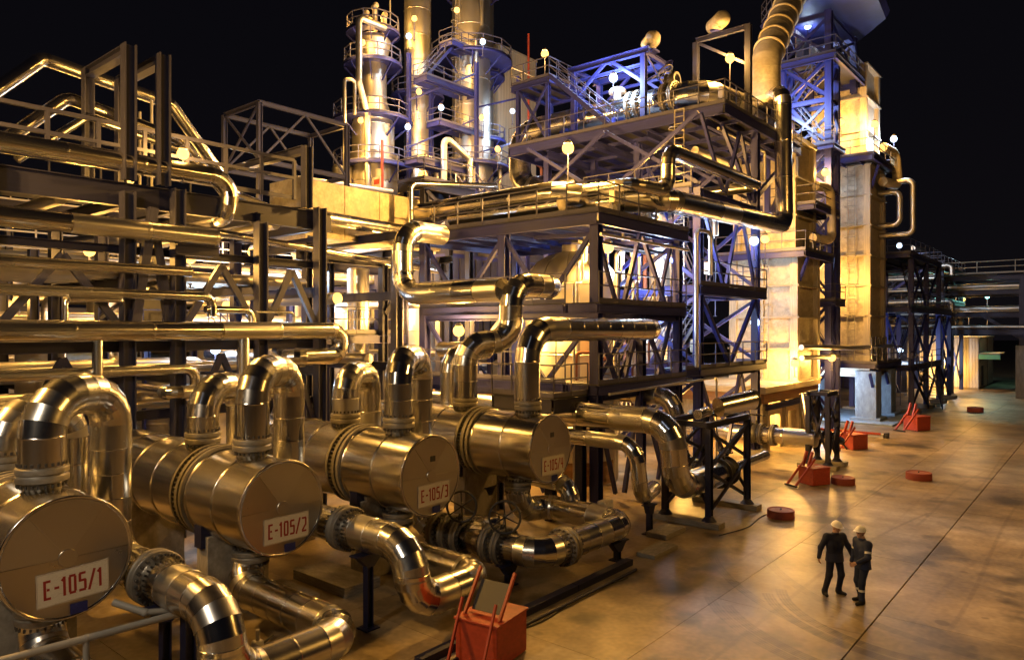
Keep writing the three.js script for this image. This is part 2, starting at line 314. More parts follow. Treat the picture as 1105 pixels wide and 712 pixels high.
// ================================================================ HEAT EXCHANGERS
const EX = [[4.4, 2.74, -13.3], [8.6, 2.72, -13.6], [12.5, 2.86, -13.15], [16.95, 3.0, -12.75]];
const ER = 1.0;
function plateTex(txt) {
  const cv = document.createElement('canvas'); cv.width = 512; cv.height = 256; const c = cv.getContext('2d');
  c.fillStyle = '#cfc7b4'; c.fillRect(0, 0, 512, 256);
  for (let k = 0; k < 900; k++) { const v = 0.03 + 0.07 * rnd(); c.fillStyle = `rgba(70,50,30,${v})`; c.fillRect(rnd() * 512, rnd() * 256, 2 + rnd() * 16, 1 + rnd() * 4); }
  c.strokeStyle = 'rgba(120,100,80,.7)'; c.lineWidth = 3; c.strokeRect(5, 5, 502, 246);
  // block stencil figures drawn as strokes
  c.strokeStyle = '#8d1c12'; c.lineWidth = 19; c.lineCap = 'butt';
  const ln = (...a) => { c.beginPath(); c.moveTo(a[0], a[1]); for (let i = 2; i < a.length; i += 2) c.lineTo(a[i], a[i + 1]); c.stroke(); };
  const W = 46, T = 62, B = 194, Mid = 126;
  const gl = {
    E: x => { ln(x + 9, T - 9, x + 9, B + 9); ln(x + 18, T, x + W + 4, T); ln(x + 22, Mid, x + W - 4, Mid); ln(x + 18, B, x + W + 4, B); },
    '-': x => ln(x, Mid, x + 34, Mid),
    1: x => { ln(x + 18, T - 9, x + 18, B + 9); ln(x, T + 22, x + 14, T + 6); },
    0: x => { ln(x + 8, T + 6, x + 8, B - 6); ln(x + W, T + 6, x + W, B - 6); ln(x + 4, T, x + W + 4, T); ln(x + 4, B, x + W + 4, B); },
    5: x => { ln(x + W + 4, T, x + 4, T); ln(x + 8, T, x + 8, Mid); ln(x + 4, Mid - 8, x + W + 4, Mid - 8); ln(x + W, Mid - 10, x + W, B - 4); ln(x + W + 4, B, x, B); },
    '/': x => ln(x, B + 14, x + 44, T - 14),
    2: x => { ln(x, T, x + W + 4, T); ln(x + W, T, x + W, Mid + 6); ln(x + W + 2, Mid, x + 6, B - 8); ln(x, B, x + W + 8, B); },
    3: x => { ln(x, T, x + W + 4, T); ln(x + W, T, x + W, B); ln(x + 12, Mid, x + W, Mid); ln(x, B, x + W + 4, B); },
    4: x => { ln(x + 8, T - 8, x + 8, Mid + 12); ln(x, Mid + 12, x + W + 12, Mid + 12); ln(x + W, T - 8, x + W, B + 9); },
  };
  const adv = { E: 74, '-': 52, 1: 48, 0: 72, 5: 72, '/': 66 }; let x = 46;
  for (const ch of txt) { gl[ch](x); x += adv[ch] ?? 70; }
  const t = new THREE.CanvasTexture(cv); t.colorSpace = THREE.SRGBColorSpace; t.anisotropy = 4; return t;
}
const coverMats = [0, 1, 2, 3].map(i => { const bm = dentTex.clone(); bm.repeat.set(0.5, 0.5); bm.offset.set(0.22 * i, 0.37 * i); bm.needsUpdate = true; return std(C(0.52 + 0.02 * i, 0.48 + 0.02 * i, 0.41 + 0.015 * i), 0.34 + 0.04 * i, 1, { bumpMap: bm, bumpScale: 0.008, roughnessMap: smudgeTex }); });
function sector(a0, a1, r0, r1) {
  return memo(`sec${a0},${a1}`, () => {
    const s = new THREE.Shape(), n = 24; s.moveTo(r0 * Math.cos(a0), r0 * Math.sin(a0));
    for (let k = 0; k <= n; k++) { const a = a0 + (a1 - a0) * k / n; s.lineTo(r1 * Math.cos(a), r1 * Math.sin(a)); }
    for (let k = n; k >= 0; k--) { const a = a0 + (a1 - a0) * k / n; s.lineTo(r0 * Math.cos(a), r0 * Math.sin(a)); }
    return new THREE.ExtrudeGeometry(s, { depth: 0.012, bevelEnabled: true, bevelSize: 0.004, bevelThickness: 0.004, bevelSegments: 1 });
  });
}
EX.forEach(([x, y, z], i) => {
  const words = ['first heat exchanger of the row, nameplate E-105/1', 'heat exchanger with nameplate E-105/2 behind the first', 'third heat exchanger in the row, nameplate E-105/3', 'last and smallest-looking heat exchanger, nameplate E-105/4'];
  const g = thing('heat_exchanger', words[i], 'heat exchanger', V(x, 0, z), 'heat exchangers in the row');
  const along = (z0, z1, r, n, nm) => { for (let k = 0; k < n; k++) { const m = mesh(g, nm, sheetG(56), shells[(k + i) % 3], V(0, y, z0 + (z1 - z0) * k / n)); m.scale.set(r, Math.abs(z1 - z0) / n, r); m.quaternion.copy(basis(V(0, 0, Math.sign(z1 - z0)), V(1, 0, 0))); } };
  along(0, -2.35, ER, 2, 'channel_sheet'); along(-2.95, -7.4, ER, 4, 'shell_sheet');
  // body flange: three rings with bolts between them
  for (const [dz, w] of [[-2.42, 0.09], [-2.6, 0.12], [-2.86, 0.09]]) { const m = mesh(g, 'body_flange', memo('bf' + w, () => { const c = new THREE.CylinderGeometry(1.075, 1.075, w, 56); c.rotateX(Math.PI / 2); return c; }), M.flange, V(0, y, dz)); }
  for (const dz of [-2.51, -2.74]) { const b = mesh(g, 'bolt_ring', memo('bigbolts', () => { const a = []; for (let k = 0; k < 60; k++) { const c = new THREE.CylinderGeometry(0.026, 0.026, 0.16, 6); c.rotateX(Math.PI / 2); const t = k / 60 * 2 * Math.PI; c.translate(1.03 * Math.cos(t), 1.03 * Math.sin(t), 0); a.push(c); } const inner = new THREE.CylinderGeometry(0.97, 0.97, 0.17, 40, 1, true); inner.rotateX(Math.PI / 2); a.push(inner); return mergeGeometries(a); }), M.bolt, V(0, y, dz)); b.userData.kind = 'stuff'; }
  // end cover: one half and three wedges round a small disc
  const face = new THREE.Group(); face.name = 'end_cover'; face.position.set(0, y, 0.0); g.add(face);
  mesh(face, 'cover_rim', memo('crim', () => { const t = new THREE.LatheGeometry([[0.955, -0.01], [0.955, 0.03], [1.0, 0.034], [1.018, 0.02], [1.018, -0.05], [1.0, -0.06]].map(a => new THREE.Vector2(...a)), 64); t.rotateX(Math.PI / 2); return t; }), shells[0]);
  const pi = Math.PI; let k = 0;
  for (const [a0, a1] of [[pi + 0.0, 2 * pi], [0.0, 0.93], [0.93, pi - 0.93], [pi - 0.93, pi]]) mesh(face, 'cover_panel', sector(a0 + 0.006, a1 - 0.006, 0.04, 0.958), coverMats[(k++ + i) % 4], V(0, 0, 0.004 + (k % 2) * 0.006));
  mesh(face, 'backing', memo('backing', () => { const c = new THREE.CylinderGeometry(0.97, 0.97, 0.01, 40); c.rotateX(Math.PI / 2); return c; }), M.bolt, V(0, 0, -0.012));
  mesh(face, 'cover_disc', memo('cdisc', () => { const c = new THREE.CylinderGeometry(0.14, 0.15, 0.02, 28); c.rotateX(pi / 2); return c; }), coverMats[1], V(0, 0, 0.034));
  const pm = std(C(1, 1, 1), 0.6, 0, { map: plateTex('E-105/' + (i + 1)) });
  const pl = mesh(g, 'nameplate', new THREE.BoxGeometry(1.08, 0.54, 0.012), pm, V(0.08, y - 0.44 - (i > 1 ? 0.02 : 0), 0.045)); pl.rotation.z = [0.03, 0.0, 0.01, -0.01][i]; pl.userData.label = 'pale plate with red stencil figures E-105/' + (i + 1);
  mesh(g, 'rating_tag', boxG(0.26, 0.17, 0.01), M.steel, V(0.16, y - 0.86, 0.044));
  if (i > 1) mesh(g, 'cover_hatch', boxG(0.16, 0.14, 0.02), M.bolt, V(0.05, y + 0.42, 0.03));
  // nozzles
  const noz = (dz, s, h) => { const n = new THREE.Group(); n.name = 'nozzle'; g.add(n); mesh(n, 'neck', unitCyl(0.3, 28), M.flange, V(0, y + s * 0.85, dz)).scale.y = 0.001 + Math.abs(h - 0.85) * 1; n.children[0].rotation.x = s < 0 ? pi : 0; const f = mesh(n, 'flange', flangeG, M.flange, V(0, y + s * (h - 0.02), dz)); f.scale.set(0.31, 0.3, 0.31); const b = mesh(n, 'bolt_ring', boltRing(22), M.bolt, f.position); b.scale.copy(f.scale); b.userData.kind = 'stuff'; };
  noz(-1.2 + (i === 3 ? 0.35 : 0), 1, 1.26); noz(-3.45, 1, 1.2); noz(-1.25, -1, 1.24);
  // concrete saddles
  for (const dz of [-2.0 - (i === 3 ? 1 : 0), -6.2]) { mesh(g, 'saddle_pier', rbox(1.5, y - ER * 0.8, 0.5, 0.02), M.concrete, V(0, (y - ER * 0.8) / 2, dz)); mesh(g, 'saddle', boxG(1.7, 0.5, 0.3), M.steelDark, V(0, y - ER * 0.8, dz)); }
});
const PR = 0.37;
// inverted U bends from the top nozzles, then down, forward and into the next exchanger from below
EX.forEach(([x, y, z], i) => {
  if (i === 3) return;
  const zf = z - 1.2, zr = z - 3.45, top = [5.3, 5.55, 5.72][i];
  const n = EX[i + 1], x2 = x + 1.42, z2 = zf - 0.75;
  const pl = ['first', 'second', 'third'][i];
  if (i < 2) {
    const xb = n[0] - 0.3, yl = 0.86, zd = i === 0 ? -10.9 : -11.1;
    const g = pipe(['wide silver pipe looping over from the first exchanger to the second', 'wide silver pipe looping over from the second exchanger to the third'][i], [V(x, y + 1.4, zf), V(x, top, zf), V(x2, top, z2), V(x2, 2.05, z2), V(x2, 2.05, zd), V(x2, yl, zd), V(xb, yl, zd), V(xb, yl, n[2] - 1.25), V(n[0] - 0.02, yl + 0.02, n[2] - 1.25), V(n[0], n[1] - 1.38, n[2] - 1.25)].filter((p, k) => k !== 8 && k !== 9).concat([V(xb + 0.28, n[1] - 1.36, n[2] - 1.28)]), PR, { R: 0.66, group: 'looped exchanger pipes', sheet: 0.55, seg: 40 });
    flange(g, V(x2, 2.05, z2 + 2.0 + (i ? 0.3 : 0)), V(0, 0, 1), PR, 0.34, 24);
  } else {
    const g = pipe('wide silver pipe looping over from E-105/3 and passing valves to E-105/4', [V(x, y + 1.4, zf), V(x, top, zf), V(x2, top, z2), V(x2, 0.95, z2), V(14.05, 0.95, z2 + 0.2), V(14.05, 0.95, -10.9), V(17.9, 0.95, -10.8), V(18.2, 0.95, -13.9), V(16.95, 0.95, -13.95), V(16.95, 1.64, -14.0)], PR, { R: 0.6, group: 'looped exchanger pipes', sheet: 0.55, seg: 36 });
    for (const zz of [-14.4, -13.95, -13.5, -12.45, -12.05]) flange(g, V(14.05, 0.95, zz), V(0, 0, 1), PR, 0.26, 22);
    flange(g, V(15.05, 0.95, -10.87), V(1, 0, 0), PR, 0.3, 22);
  }
  pipe(`lower silver loop on the rear nozzle of the ${pl} exchanger`, [V(x, y + 1.34, zr), V(x, top - 0.5, zr), V(x + 1.42, top - 0.5, zr - 0.75), V(x + 1.42, 1.2, zr - 0.75)], PR, { R: 0.62, group: 'rear nozzle loops', sheet: 0.55, seg: 36 });
});
// loop standing left of the first exchanger at the picture edge
pipe('short silver loop cut off beside E-105/1', [V(1.6, 1.0, -16.0), V(1.6, 5.2, -16.0), V(2.85, 5.2, -16.6), V(2.85, 1, -16.6)], PR, { R: 0.62, group: 'rear nozzle loops', seg: 36 });
// pipe below E-105/1
pipe('silver pipe dropping from the underside of E-105/1', [V(4.4, 1.38, -14.55), V(4.4, 0.8, -14.55), V(4.4, 0.8, -9)], PR, { R: 0.6, seg: 36 });
// E-105/4: front riser with long horizontal arm
pipe('silver riser of E-105/4 with a long level arm', [V(16.95, 4.4, -13.62), V(16.95, 6.52, -13.62), V(25.2, 6.52, -13.62), V(25.2, 6.5, -17)], 0.39, { R: 0.95, n: 5, seg: 40, sheet: 0.8 });
// rear nozzle: S-shaped riser into the upper arm
{
  const g = pipe('tall silver riser behind E-105/4 stepping up to a stub', [V(16.95, 4.34, -16.2), V(16.95, 6.1, -16.2), V(18.4, 6.1, -15.5), V(18.4, 8.05, -15.45), V(20.9, 8.05, -15.45), V(21.2, 8.05, -17.2)], 0.39, { R: 0.72, n: 5, seg: 40, sheet: 0.55 });
}
pipe('bent silver pipe half hidden behind the E-105/4 risers', [V(17.6, 2, -17.6), V(17.6, 5.75, -17.6), V(19.6, 5.75, -17.2), V(19.6, 5.75, -20)], 0.3, { R: 0.66, seg: 28 });
pipe('golden pipe hanging in a deep U beside the middle platform', [V(20.6, 10.35, -21.0), V(18.4, 10.35, -20.9), V(18.4, 7.85, -20.9), V(18.4, 7.85, -15.86)], 0.4, { R: 0.85, n: 7, seg: 36 });

// valves with handwheels
const wheelG = memo('wheel', () => { const a = [new THREE.TorusGeometry(0.38, 0.03, 8, 32)]; for (let k = 0; k < 3; k++) { const c = new THREE.CylinderGeometry(0.018, 0.018, 0.74, 6); c.rotateZ(k * Math.PI / 3); a.push(c); } a.push(new THREE.SphereGeometry(0.05, 8, 6)); return mergeGeometries(a.map(g => g.index ? g.toNonIndexed() : g)); });
function valve(label, p, axis, r, stem, wheel = 1, face = stem) {
  const g = thing('gate_valve', label, 'valve', p, 'handwheel valves');
  const b = mesh(g, 'valve_body', memo('vbody', () => new THREE.LatheGeometry([[0.9, -1], [1.25, -1], [1.25, -0.8], [0.95, -0.75], [1.05, -0.4], [1.2, 0], [1.05, 0.4], [0.95, 0.75], [1.25, 0.8], [1.25, 1], [0.9, 1]].map(a => new THREE.Vector2(...a)), 24)), M.iron); b.scale.set(r, r * 0.9, r); b.quaternion.copy(basis(axis, V(0.2, 0.3, 0.9)));
  const s = stem.clone().normalize(), L = stem.length();
  const bo = mesh(g, 'bonnet', memo('bonnet', () => new THREE.LatheGeometry([[0.7, 0], [0.75, 0.5], [1.0, 0.52], [1.0, 0.62], [0.5, 0.64], [0.35, 0.8], [0.3, 1]].map(a => new THREE.Vector2(...a)), 16)), M.iron); bo.scale.set(r * 0.5, L * 0.7, r * 0.5); bo.quaternion.copy(basis(s, V(0.2, 0.3, 0.9)));
  const sm = mesh(g, 'stem', unitCyl(0.022, 8), M.flange); sm.scale.y = L * 1.15; sm.quaternion.copy(basis(s, V(0.2, 0.3, 0.9)));
  const w = mesh(g, 'handwheel', wheelG, M.black, s.clone().multiplyScalar(L)); w.scale.setScalar(wheel); w.quaternion.setFromUnitVectors(V(0, 0, 1), face.clone().normalize());
}
valve('iron valve with black handwheel just under the E-105/3 face', V(14.05, 0.95, -13.72), V(0, 0, 1), 0.38, V(-0.2, 0.85, 0.35), 1.05, V(-0.8, 0.15, 0.5));
valve('iron valve with black handwheel on the pipe below E-105/4', V(14.05, 0.95, -12.25), V(0, 0, 1), 0.38, V(-0.15, 0.8, 0.35), 1.05, V(-0.8, 0.2, 0.5));
// ================================================================ YARD PIPES AND SUPPORTS RIGHT OF THE EXCHANGERS
pipe('big silver pipe stepping down in an S beside E-105/4', [V(20.9, 3.55, -22), V(20.9, 3.55, -10.9), V(21.1, 1.42, -10.8), V(24.2, 1.42, -10.8)], 0.43, { R: 0.85, n: 5, seg: 40, sheet: 1.3 });
{
  const g = pipe('thinner silver pipe bending down left of the big S pipe', [V(19.7, 2.95, -18), V(19.7, 2.95, -11.5), V(19.9, 1.2, -11.4), V(21.6, 1.2, -11.9)], 0.25, { R: 0.6, seg: 28 });
}
{ // ground pipe with elbow up and valve behind
  const p = onY(655, 520, 1.3);
  const g = pipe('small silver elbow rising from the pipe loop under E-105/4', [V(17.3, 0.95, -13.2), V(17.4, 1.5, -13.1), V(18.6, 1.5, -14.6), V(18.6, 1.5, -17)].map((q, i) => i === 0 ? V(18.2, 1.1, -12.9) : i === 1 ? V(18.2, 1.75, -12.9) : i === 2 ? V(18.3, 1.75, -14.6) : V(18.3, 1.75, -19)), 0.28, { R: 0.5, seg: 28 });
  flange(g, V(18.3, 1.75, -14.9), V(0, 0, 1), 0.28, 0.26, 18); flange(g, V(18.3, 1.75, -16.3), V(0, 0, 1), 0.28, 0.26, 18);
  valve('iron valve with handwheel behind the pipe loop of E-105/4', V(18.3, 1.75, -15.6), V(0, 0, 1), 0.3, V(-0.1, 0.8, 0.1), 0.9);
}
// squat black pipe stands
function stand(label, x, z, h, w = 0.5) {
  const g = thing('pipe_stand', label, 'pipe stand', V(x, 0, z), 'black pipe stands');
  mesh(g, 'foot', boxG(0.36, 0.03, 0.36), M.steelDark, V(0, 0.016, 0)); mesh(g, 'post', unitI(0.16, 0.16), M.steelDark, V(0, 0.03, 0)).scale.y = h - 0.1;
  const s = new THREE.Shape(); s.moveTo(-0.09, 0); s.lineTo(0.09, 0); s.lineTo(w / 2, 0.26); s.lineTo(-w / 2, 0.26);
  mesh(g, 'cradle', memo('cr' + w, () => { const e = new THREE.ExtrudeGeometry(s, { depth: 0.2, bevelEnabled: false }); e.translate(0, 0, -0.1); return e; }), M.steelDark, V(0, h - 0.24, 0));
  mesh(g, 'top_plate', boxG(w + 0.1, 0.03, 0.3), M.steelDark, V(0, h + 0.036, 0));
}
stand('black stand under the pipe between E-105/2 and E-105/3', 10.02, -12.5, 1.6, 0.7); stand('black stand under the valve run below E-105/3', 14.05, -11.9, 0.5, 0.6);
stand('black stand under the corner of the E-105/4 pipe loop', 17.5, -10.8, 0.5, 0.7); stand('black stand on a low pad near the thin S pipe', 20.4, -11.4, 0.9, 0.4); stand('black stand with forked head behind the E-105/4 nozzle', 17.4, -15.6, 1.4, 0.5); stand('black stand below the pipe from E-105/1', 5.82, -12.9, 1.6, 0.7);
function pad(label, x, z, w, d, h = 0.16) { const m = mesh(scene, 'concrete_pad', rbox(w, h, d, 0.015), M.concrete, V(x, h / 2 - 0.002, z)); tag(m, label, 'concrete pad', 'low concrete pads'); return m; }
pad('low concrete pad under the stand by the thin S pipe', 20.45, -11.0, 1.3, 0.7).position.x += 0.3;
pad('low concrete pad beside the E-105/4 loop corner', 18.9, -10.3, 1.4, 0.6, 0.12);
pad('low concrete step behind the E-105/2 bottom pipe', 9.6, -15.2, 1.0, 1.6, 0.3);
pad('low concrete step left of the E-105/3 pier', 11.3, -15.4, 1.1, 2.2, 0.25);
// dark steel channel along the pipe yard edge
{ const g = thing('edge_channel', 'dark steel channel lying along the edge of the pipe yard', 'kerb', V(9.5, 0, -10.35)); for (let k = 0; k < 3; k++) mesh(g, 'channel_length', boxG(2.62, 0.16, 0.22), M.steelDark, V(1.32 + k * 2.64, 0.082, 0)); mesh(g, 'thin_pipe', unitCyl(0.04, 8), M.steelDark, V(0, 0.06, 0.45)).rotation.z = -Math.PI / 2; g.children[3].scale.y = 7.5; }

// braced support frames on concrete sleepers
function supportFrame(name, label, x0, x1, z0, z1, h) {
  const g = thing(name, label, 'support frame', V(x0, 0, z1), 'blue support frames');
  for (const x of [x0, x1]) for (const z of [z0, z1]) { col(g, x, z, 0.2, h - 0.11, 0.2, M.steelDark, 'leg'); mesh(g, 'foot', memo('foot', () => new THREE.CylinderGeometry(0.12, 0.26, 0.16, 8)), M.steelDark, local(g, V(x, 0.28, z))); }
  for (const x of [x0, x1]) mesh(g, 'sleeper', rbox(0.5, 0.2, z1 - z0 + 0.9, 0.02), M.concrete, local(g, V(x, 0.1, (z0 + z1) / 2)));
  for (const z of [z0, z1]) { beam(g, V(x0 - 0.15, h, z), V(x1 + 0.15, h, z), 0.16, 0.2, M.steelDark); brace(g, V(x0, 0.5, z + 0.02), V(x1, h * 0.55, z + 0.02), 0.1, M.steelDark); brace(g, V(x1, 0.5, z - 0.06), V(x0, h * 0.55, z - 0.06), 0.1, M.steelDark); brace(g, V(x0, h * 0.58, z + 0.02), V(x1, h - 0.2, z + 0.02), 0.1, M.steelDark); brace(g, V(x1, h * 0.58, z - 0.06), V(x0, h - 0.2, z - 0.06), 0.1, M.steelDark); }
  for (const x of [x0, x1]) { beam(g, V(x, h + 0.004, z0 + 0.09), V(x, h + 0.004, z1 - 0.09), 0.14, 0.18, M.steelDark); brace(g, V(x, 0.6, z0), V(x, h - 0.3, z1), 0.1, M.steelDark); brace(g, V(x + 0.08, h - 0.3, z0), V(x + 0.08, 0.6, z1), 0.1, M.steelDark); }
  return g;
}
supportFrame('support_frame', 'dark blue braced frame standing around the end of the S pipe', 22.4, 25.6, -11.9, -10.3, 3.35);
supportFrame('support_frame', 'narrow blue frame beside the red boxes at the yellow pipe', 35.2, 36.6, -11.2, -10.3, 3.5);
{ const g = thing('pipe_silencer', 'short silver cylinder lying on top of the near blue frame', 'cylinder', V(24.1, 3.45, -10.9)); const c = mesh(g, 'drum', unitCyl(0.34, 24), clads[1], V(-0.3, 0.36, 0.3)); c.rotation.z = -1.42; c.rotation.y = -0.5; c.scale.y = 1.5; const e = mesh(g, 'end_cap', unitCyl(0.37, 24), M.black, V(0, 0, 0)); e.rotation.copy(c.rotation); e.position.copy(c.position).add(V(0, 1.5, 0).applyEuler(c.rotation)); e.scale.y = 0.06; mesh(g, 'cradle', boxG(0.7, 0.1, 0.5), M.steelDark, V(0.4, 0.04, 0.1)); }
{ const g = thing('pipe_silencer', 'tiny silver drum on the corner of the near blue frame', 'cylinder', V(22.7, 3.45, -10.8)); const c = mesh(g, 'drum', unitCyl(0.17, 18), clads[2], V(-0.1, 0.2, 0)); c.rotation.z = -1.5; c.scale.y = 0.7; const e = mesh(g, 'end_cap', unitCyl(0.18, 18), M.flange, V(0.62, 0.24, 0)); e.rotation.z = -1.5; e.scale.y = 0.05; }
valve('brass-coloured round valve inside the near blue frame', V(24.6, 1.42, -10.8), V(1, 0, 0), 0.42, V(0.0, 0.75, 0.1), 0.7);
pipe('slanting silver tube leaving the near blue frame', [V(25.0, 1.42, -10.8), V(27.2, 1.75, -10.2)], 0.16, { seg: 20 });
far('silver elbow dropping behind the near blue frame', [V(25.5, 3.9, -16), V(25.5, 3.9, -13.2), V(25.7, 1.2, -13.0), V(25.7, 1.2, -12)], 0.36, { R: 0.7, seg: 24, sheet: 1.2, mats: clads });
{
  const g = far('bright yellow-lit pipe running low to the far blue frame', [V(35.4, 1.35, -24), V(35.4, 1.35, -10.9)], 0.4, { seg: 28, sheet: 1.5, mats: clads });
  for (const z of [-13.5, -14.1, -12.9]) flange(g, V(35.4, 1.35, z), V(0, 0, 1), 0.4, 0.22, 16);
  valve('yellow-lit valve with handwheel on the low pipe', V(35.4, 1.35, -13.8), V(0, 0, 1), 0.4, V(0.1, 0.9, 0), 1.1);
}
far('upright silver pipe bending inside the far blue frame', [V(36.1, 3.4, -11.6), V(36.1, 1.5, -11.3), V(37.6, 1.1, -11.2)], 0.3, { R: 0.6, seg: 20, mats: clads });
{ const g = thing('valve_actuator', 'black lever actuator sticking out of the far blue frame', 'actuator', V(37.0, 1.4, -10.5)); mesh(g, 'body', rbox(0.4, 0.3, 0.3, 0.04), M.black); const a = mesh(g, 'lever', unitCyl(0.05, 8), M.black, V(0.2, 0, 0)); a.scale.y = 2; a.rotation.z = -2.05; const b = mesh(g, 'weight', unitCyl(0.17, 12), M.black, V(0.9, -0.35, 0)); b.scale.y = 0.25; b.rotation.z = -2.05; }

// red covered boxes with raised bracket arms
function redBox(label, p, turn, s = 1, flap = false) {
  const g = thing('red_hydrant_box', label, 'hydrant box', p, 'red hydrant boxes', turn); g.scale.setScalar(s);
  mesh(g, 'box', rbox(1.1, 0.8, 0.95, 0.02), M.red, V(0, 0.42, 0));
  mesh(g, 'lid', rbox(1.16, 0.05, 1.01, 0.015), M.red, V(0, 0.845, 0));
  for (const z of [-0.4, 0.4]) {
    if (flap) { const a = mesh(g, 'arm', unitBox(0.07, 0.05), M.red, V(-0.35, 0.87, z)); a.scale.y = 0.95; a.rotation.z = -0.65; const b = mesh(g, 'strut', unitBox(0.06, 0.04), M.red, V(-0.98, 0.02, z * 0.96)); b.scale.y = 1.32; b.rotation.z = -0.42; }
    else { const b = mesh(g, 'strut', unitBox(0.1, 0.06), M.red, V(-1.45, 0.03, z * 0.7)); b.scale.y = 1.75; b.rotation.z = -0.78; const c = mesh(g, 'arm', unitBox(0.14, 0.08), M.red, V(-0.55, 0.9, z * 0.45)); c.scale.y = 0.75; c.rotation.z = -0.35; }
  }
  if (flap) { const pl = mesh(g, 'dark_flap', boxG(0.03, 0.6, 0.68), M.black, V(0.0, 1.16, 0)); pl.rotation.z = -0.65; }
  else mesh(g, 'foot_bar', boxG(0.08, 0.08, 0.8), M.black, V(-1.45, 0.04, 0));
  mesh(g, 'latch', boxG(0.04, 0.1, 0.2), M.iron, V(0.57, 0.62, 0));
  mesh(g, 'lid_plate', boxG(0.3, 0.008, 0.06), M.white, V(0.12, 0.876, 0.1));
  for (const z of [-0.3, 0.3]) mesh(g, 'skid', boxG(1.0, 0.04, 0.08), M.black, V(0, 0.02, z));
  return g;
}
redBox('red hydrant box with dark flap at the near edge of the yard', V(10.75, 0, -9.55), 0.15, 1.02, true);
redBox('red hydrant box beside the far blue frame and a red ring', onY(879, 522, 0), -0.5, 0.86);
redBox('red hydrant box behind the far blue frame at the long low trough', onY(922, 484, 0), -0.5, 0.95);
redBox('red hydrant box next to the bluish pedestal and stair', onY(990, 464, 0), -0.5, 1.08);
// low red rings (well collars) on the paving
const ringG = new THREE.LatheGeometry([[0.001, 0.265], [0.36, 0.265], [0.38, 0.25], [0.39, 0.27], [0.43, 0.29], [0.46, 0.285], [0.47, 0.27], [0.475, 0.02], [0.47, 0]].map(a => new THREE.Vector2(...a)), 36);
for (const [px, py, s, lb] of [[843, 558, 0.96, 'round red well collar closest to the near blue frame'], [910, 522, 1, 'round red well collar beside a red hydrant box'], [992, 517, 1.08, 'round red well collar alone in the middle of the yard'], [1053, 444, 1.2, 'small far round red well collar near the white cabin']]) {
  const g = thing('well_collar', lb, 'well collar', onY(px, py, 0), 'red well collars'); g.scale.setScalar(s);
  mesh(g, 'collar', ringG, M.redDark); mesh(g, 'cover_handle', memo('wh', () => new THREE.TorusGeometry(0.06, 0.012, 6, 12, Math.PI)), M.iron, V(0, 0.266, 0));
}
// handrail in front of E-105/1
{
  const g = thing('tubular_handrail', 'scuffed tubular handrail crossing below E-105/1', 'handrail', V(4.4, 0, -12.55));
  const seg = (a, b, r = 0.06, nm = 'rail') => bar(g, nm, a, b, unitCyl(r, 12), M.railPale);
  const A = V(2.6, 1.6, -12.75), B = V(4.42, 1.6, -12.55), D = V(6.15, 1.62, -12.35), E = V(5.0, 1.9, -13.0), F = V(5.35, 1.72, -12.6);
  seg(A, B); seg(B, D); seg(E, F); seg(F, D, 0.055); 
  for (const p of [A, B]) seg(V(p.x, 0, p.z), p, 0.05, 'post');
  bar(g, 'post', V(5.98, 0, -12.37), V(5.98, 1.55, -12.37), unitI(0.2, 0.2), M.steelDark, V(1, 0, 0));
  for (const p of [B, D, F]) mesh(g, 'joint', memo('jnt', () => new THREE.SphereGeometry(0.068, 12, 8)), M.railPale, local(g, p));
}
{ const g = thing('instrument_manifold', 'cluster of little silver valves on the pipe below E-105/1', 'manifold', V(6.55, 0.1, -11.1)); mesh(g, 'tube', unitCyl(0.035, 8), M.flange, V(0, 0, 0)).scale.y = 1.35; for (let k = 0; k < 4; k++) { const b = mesh(g, 'valve_block', rbox(0.16, 0.13, 0.16, 0.03), clads[k], V(0, 0.3 + k * 0.27, 0)); const s = mesh(g, 'handle', unitCyl(0.02, 6), M.iron, V(0.06, 0.3 + k * 0.27, 0.05)); s.scale.y = 0.22; s.rotation.z = -1.2; } }
// long low trough on the ground at the second red box
{ const g = thing('long_trough', 'long pale trough with red edge lying by the pedestals', 'trough', onY(905, 468, 0)); const b = mesh(g, 'trough', boxG(0.5, 0.22, 5.2), M.white, V(0, 0.11, 0)); mesh(g, 'red_edge', boxG(0.06, 0.12, 5.0), M.red, V(-0.3, 0.25, 0)); mesh(g, 'end_stop', boxG(0.5, 0.3, 0.2), M.black, V(0, 0.15, 2.75)); }
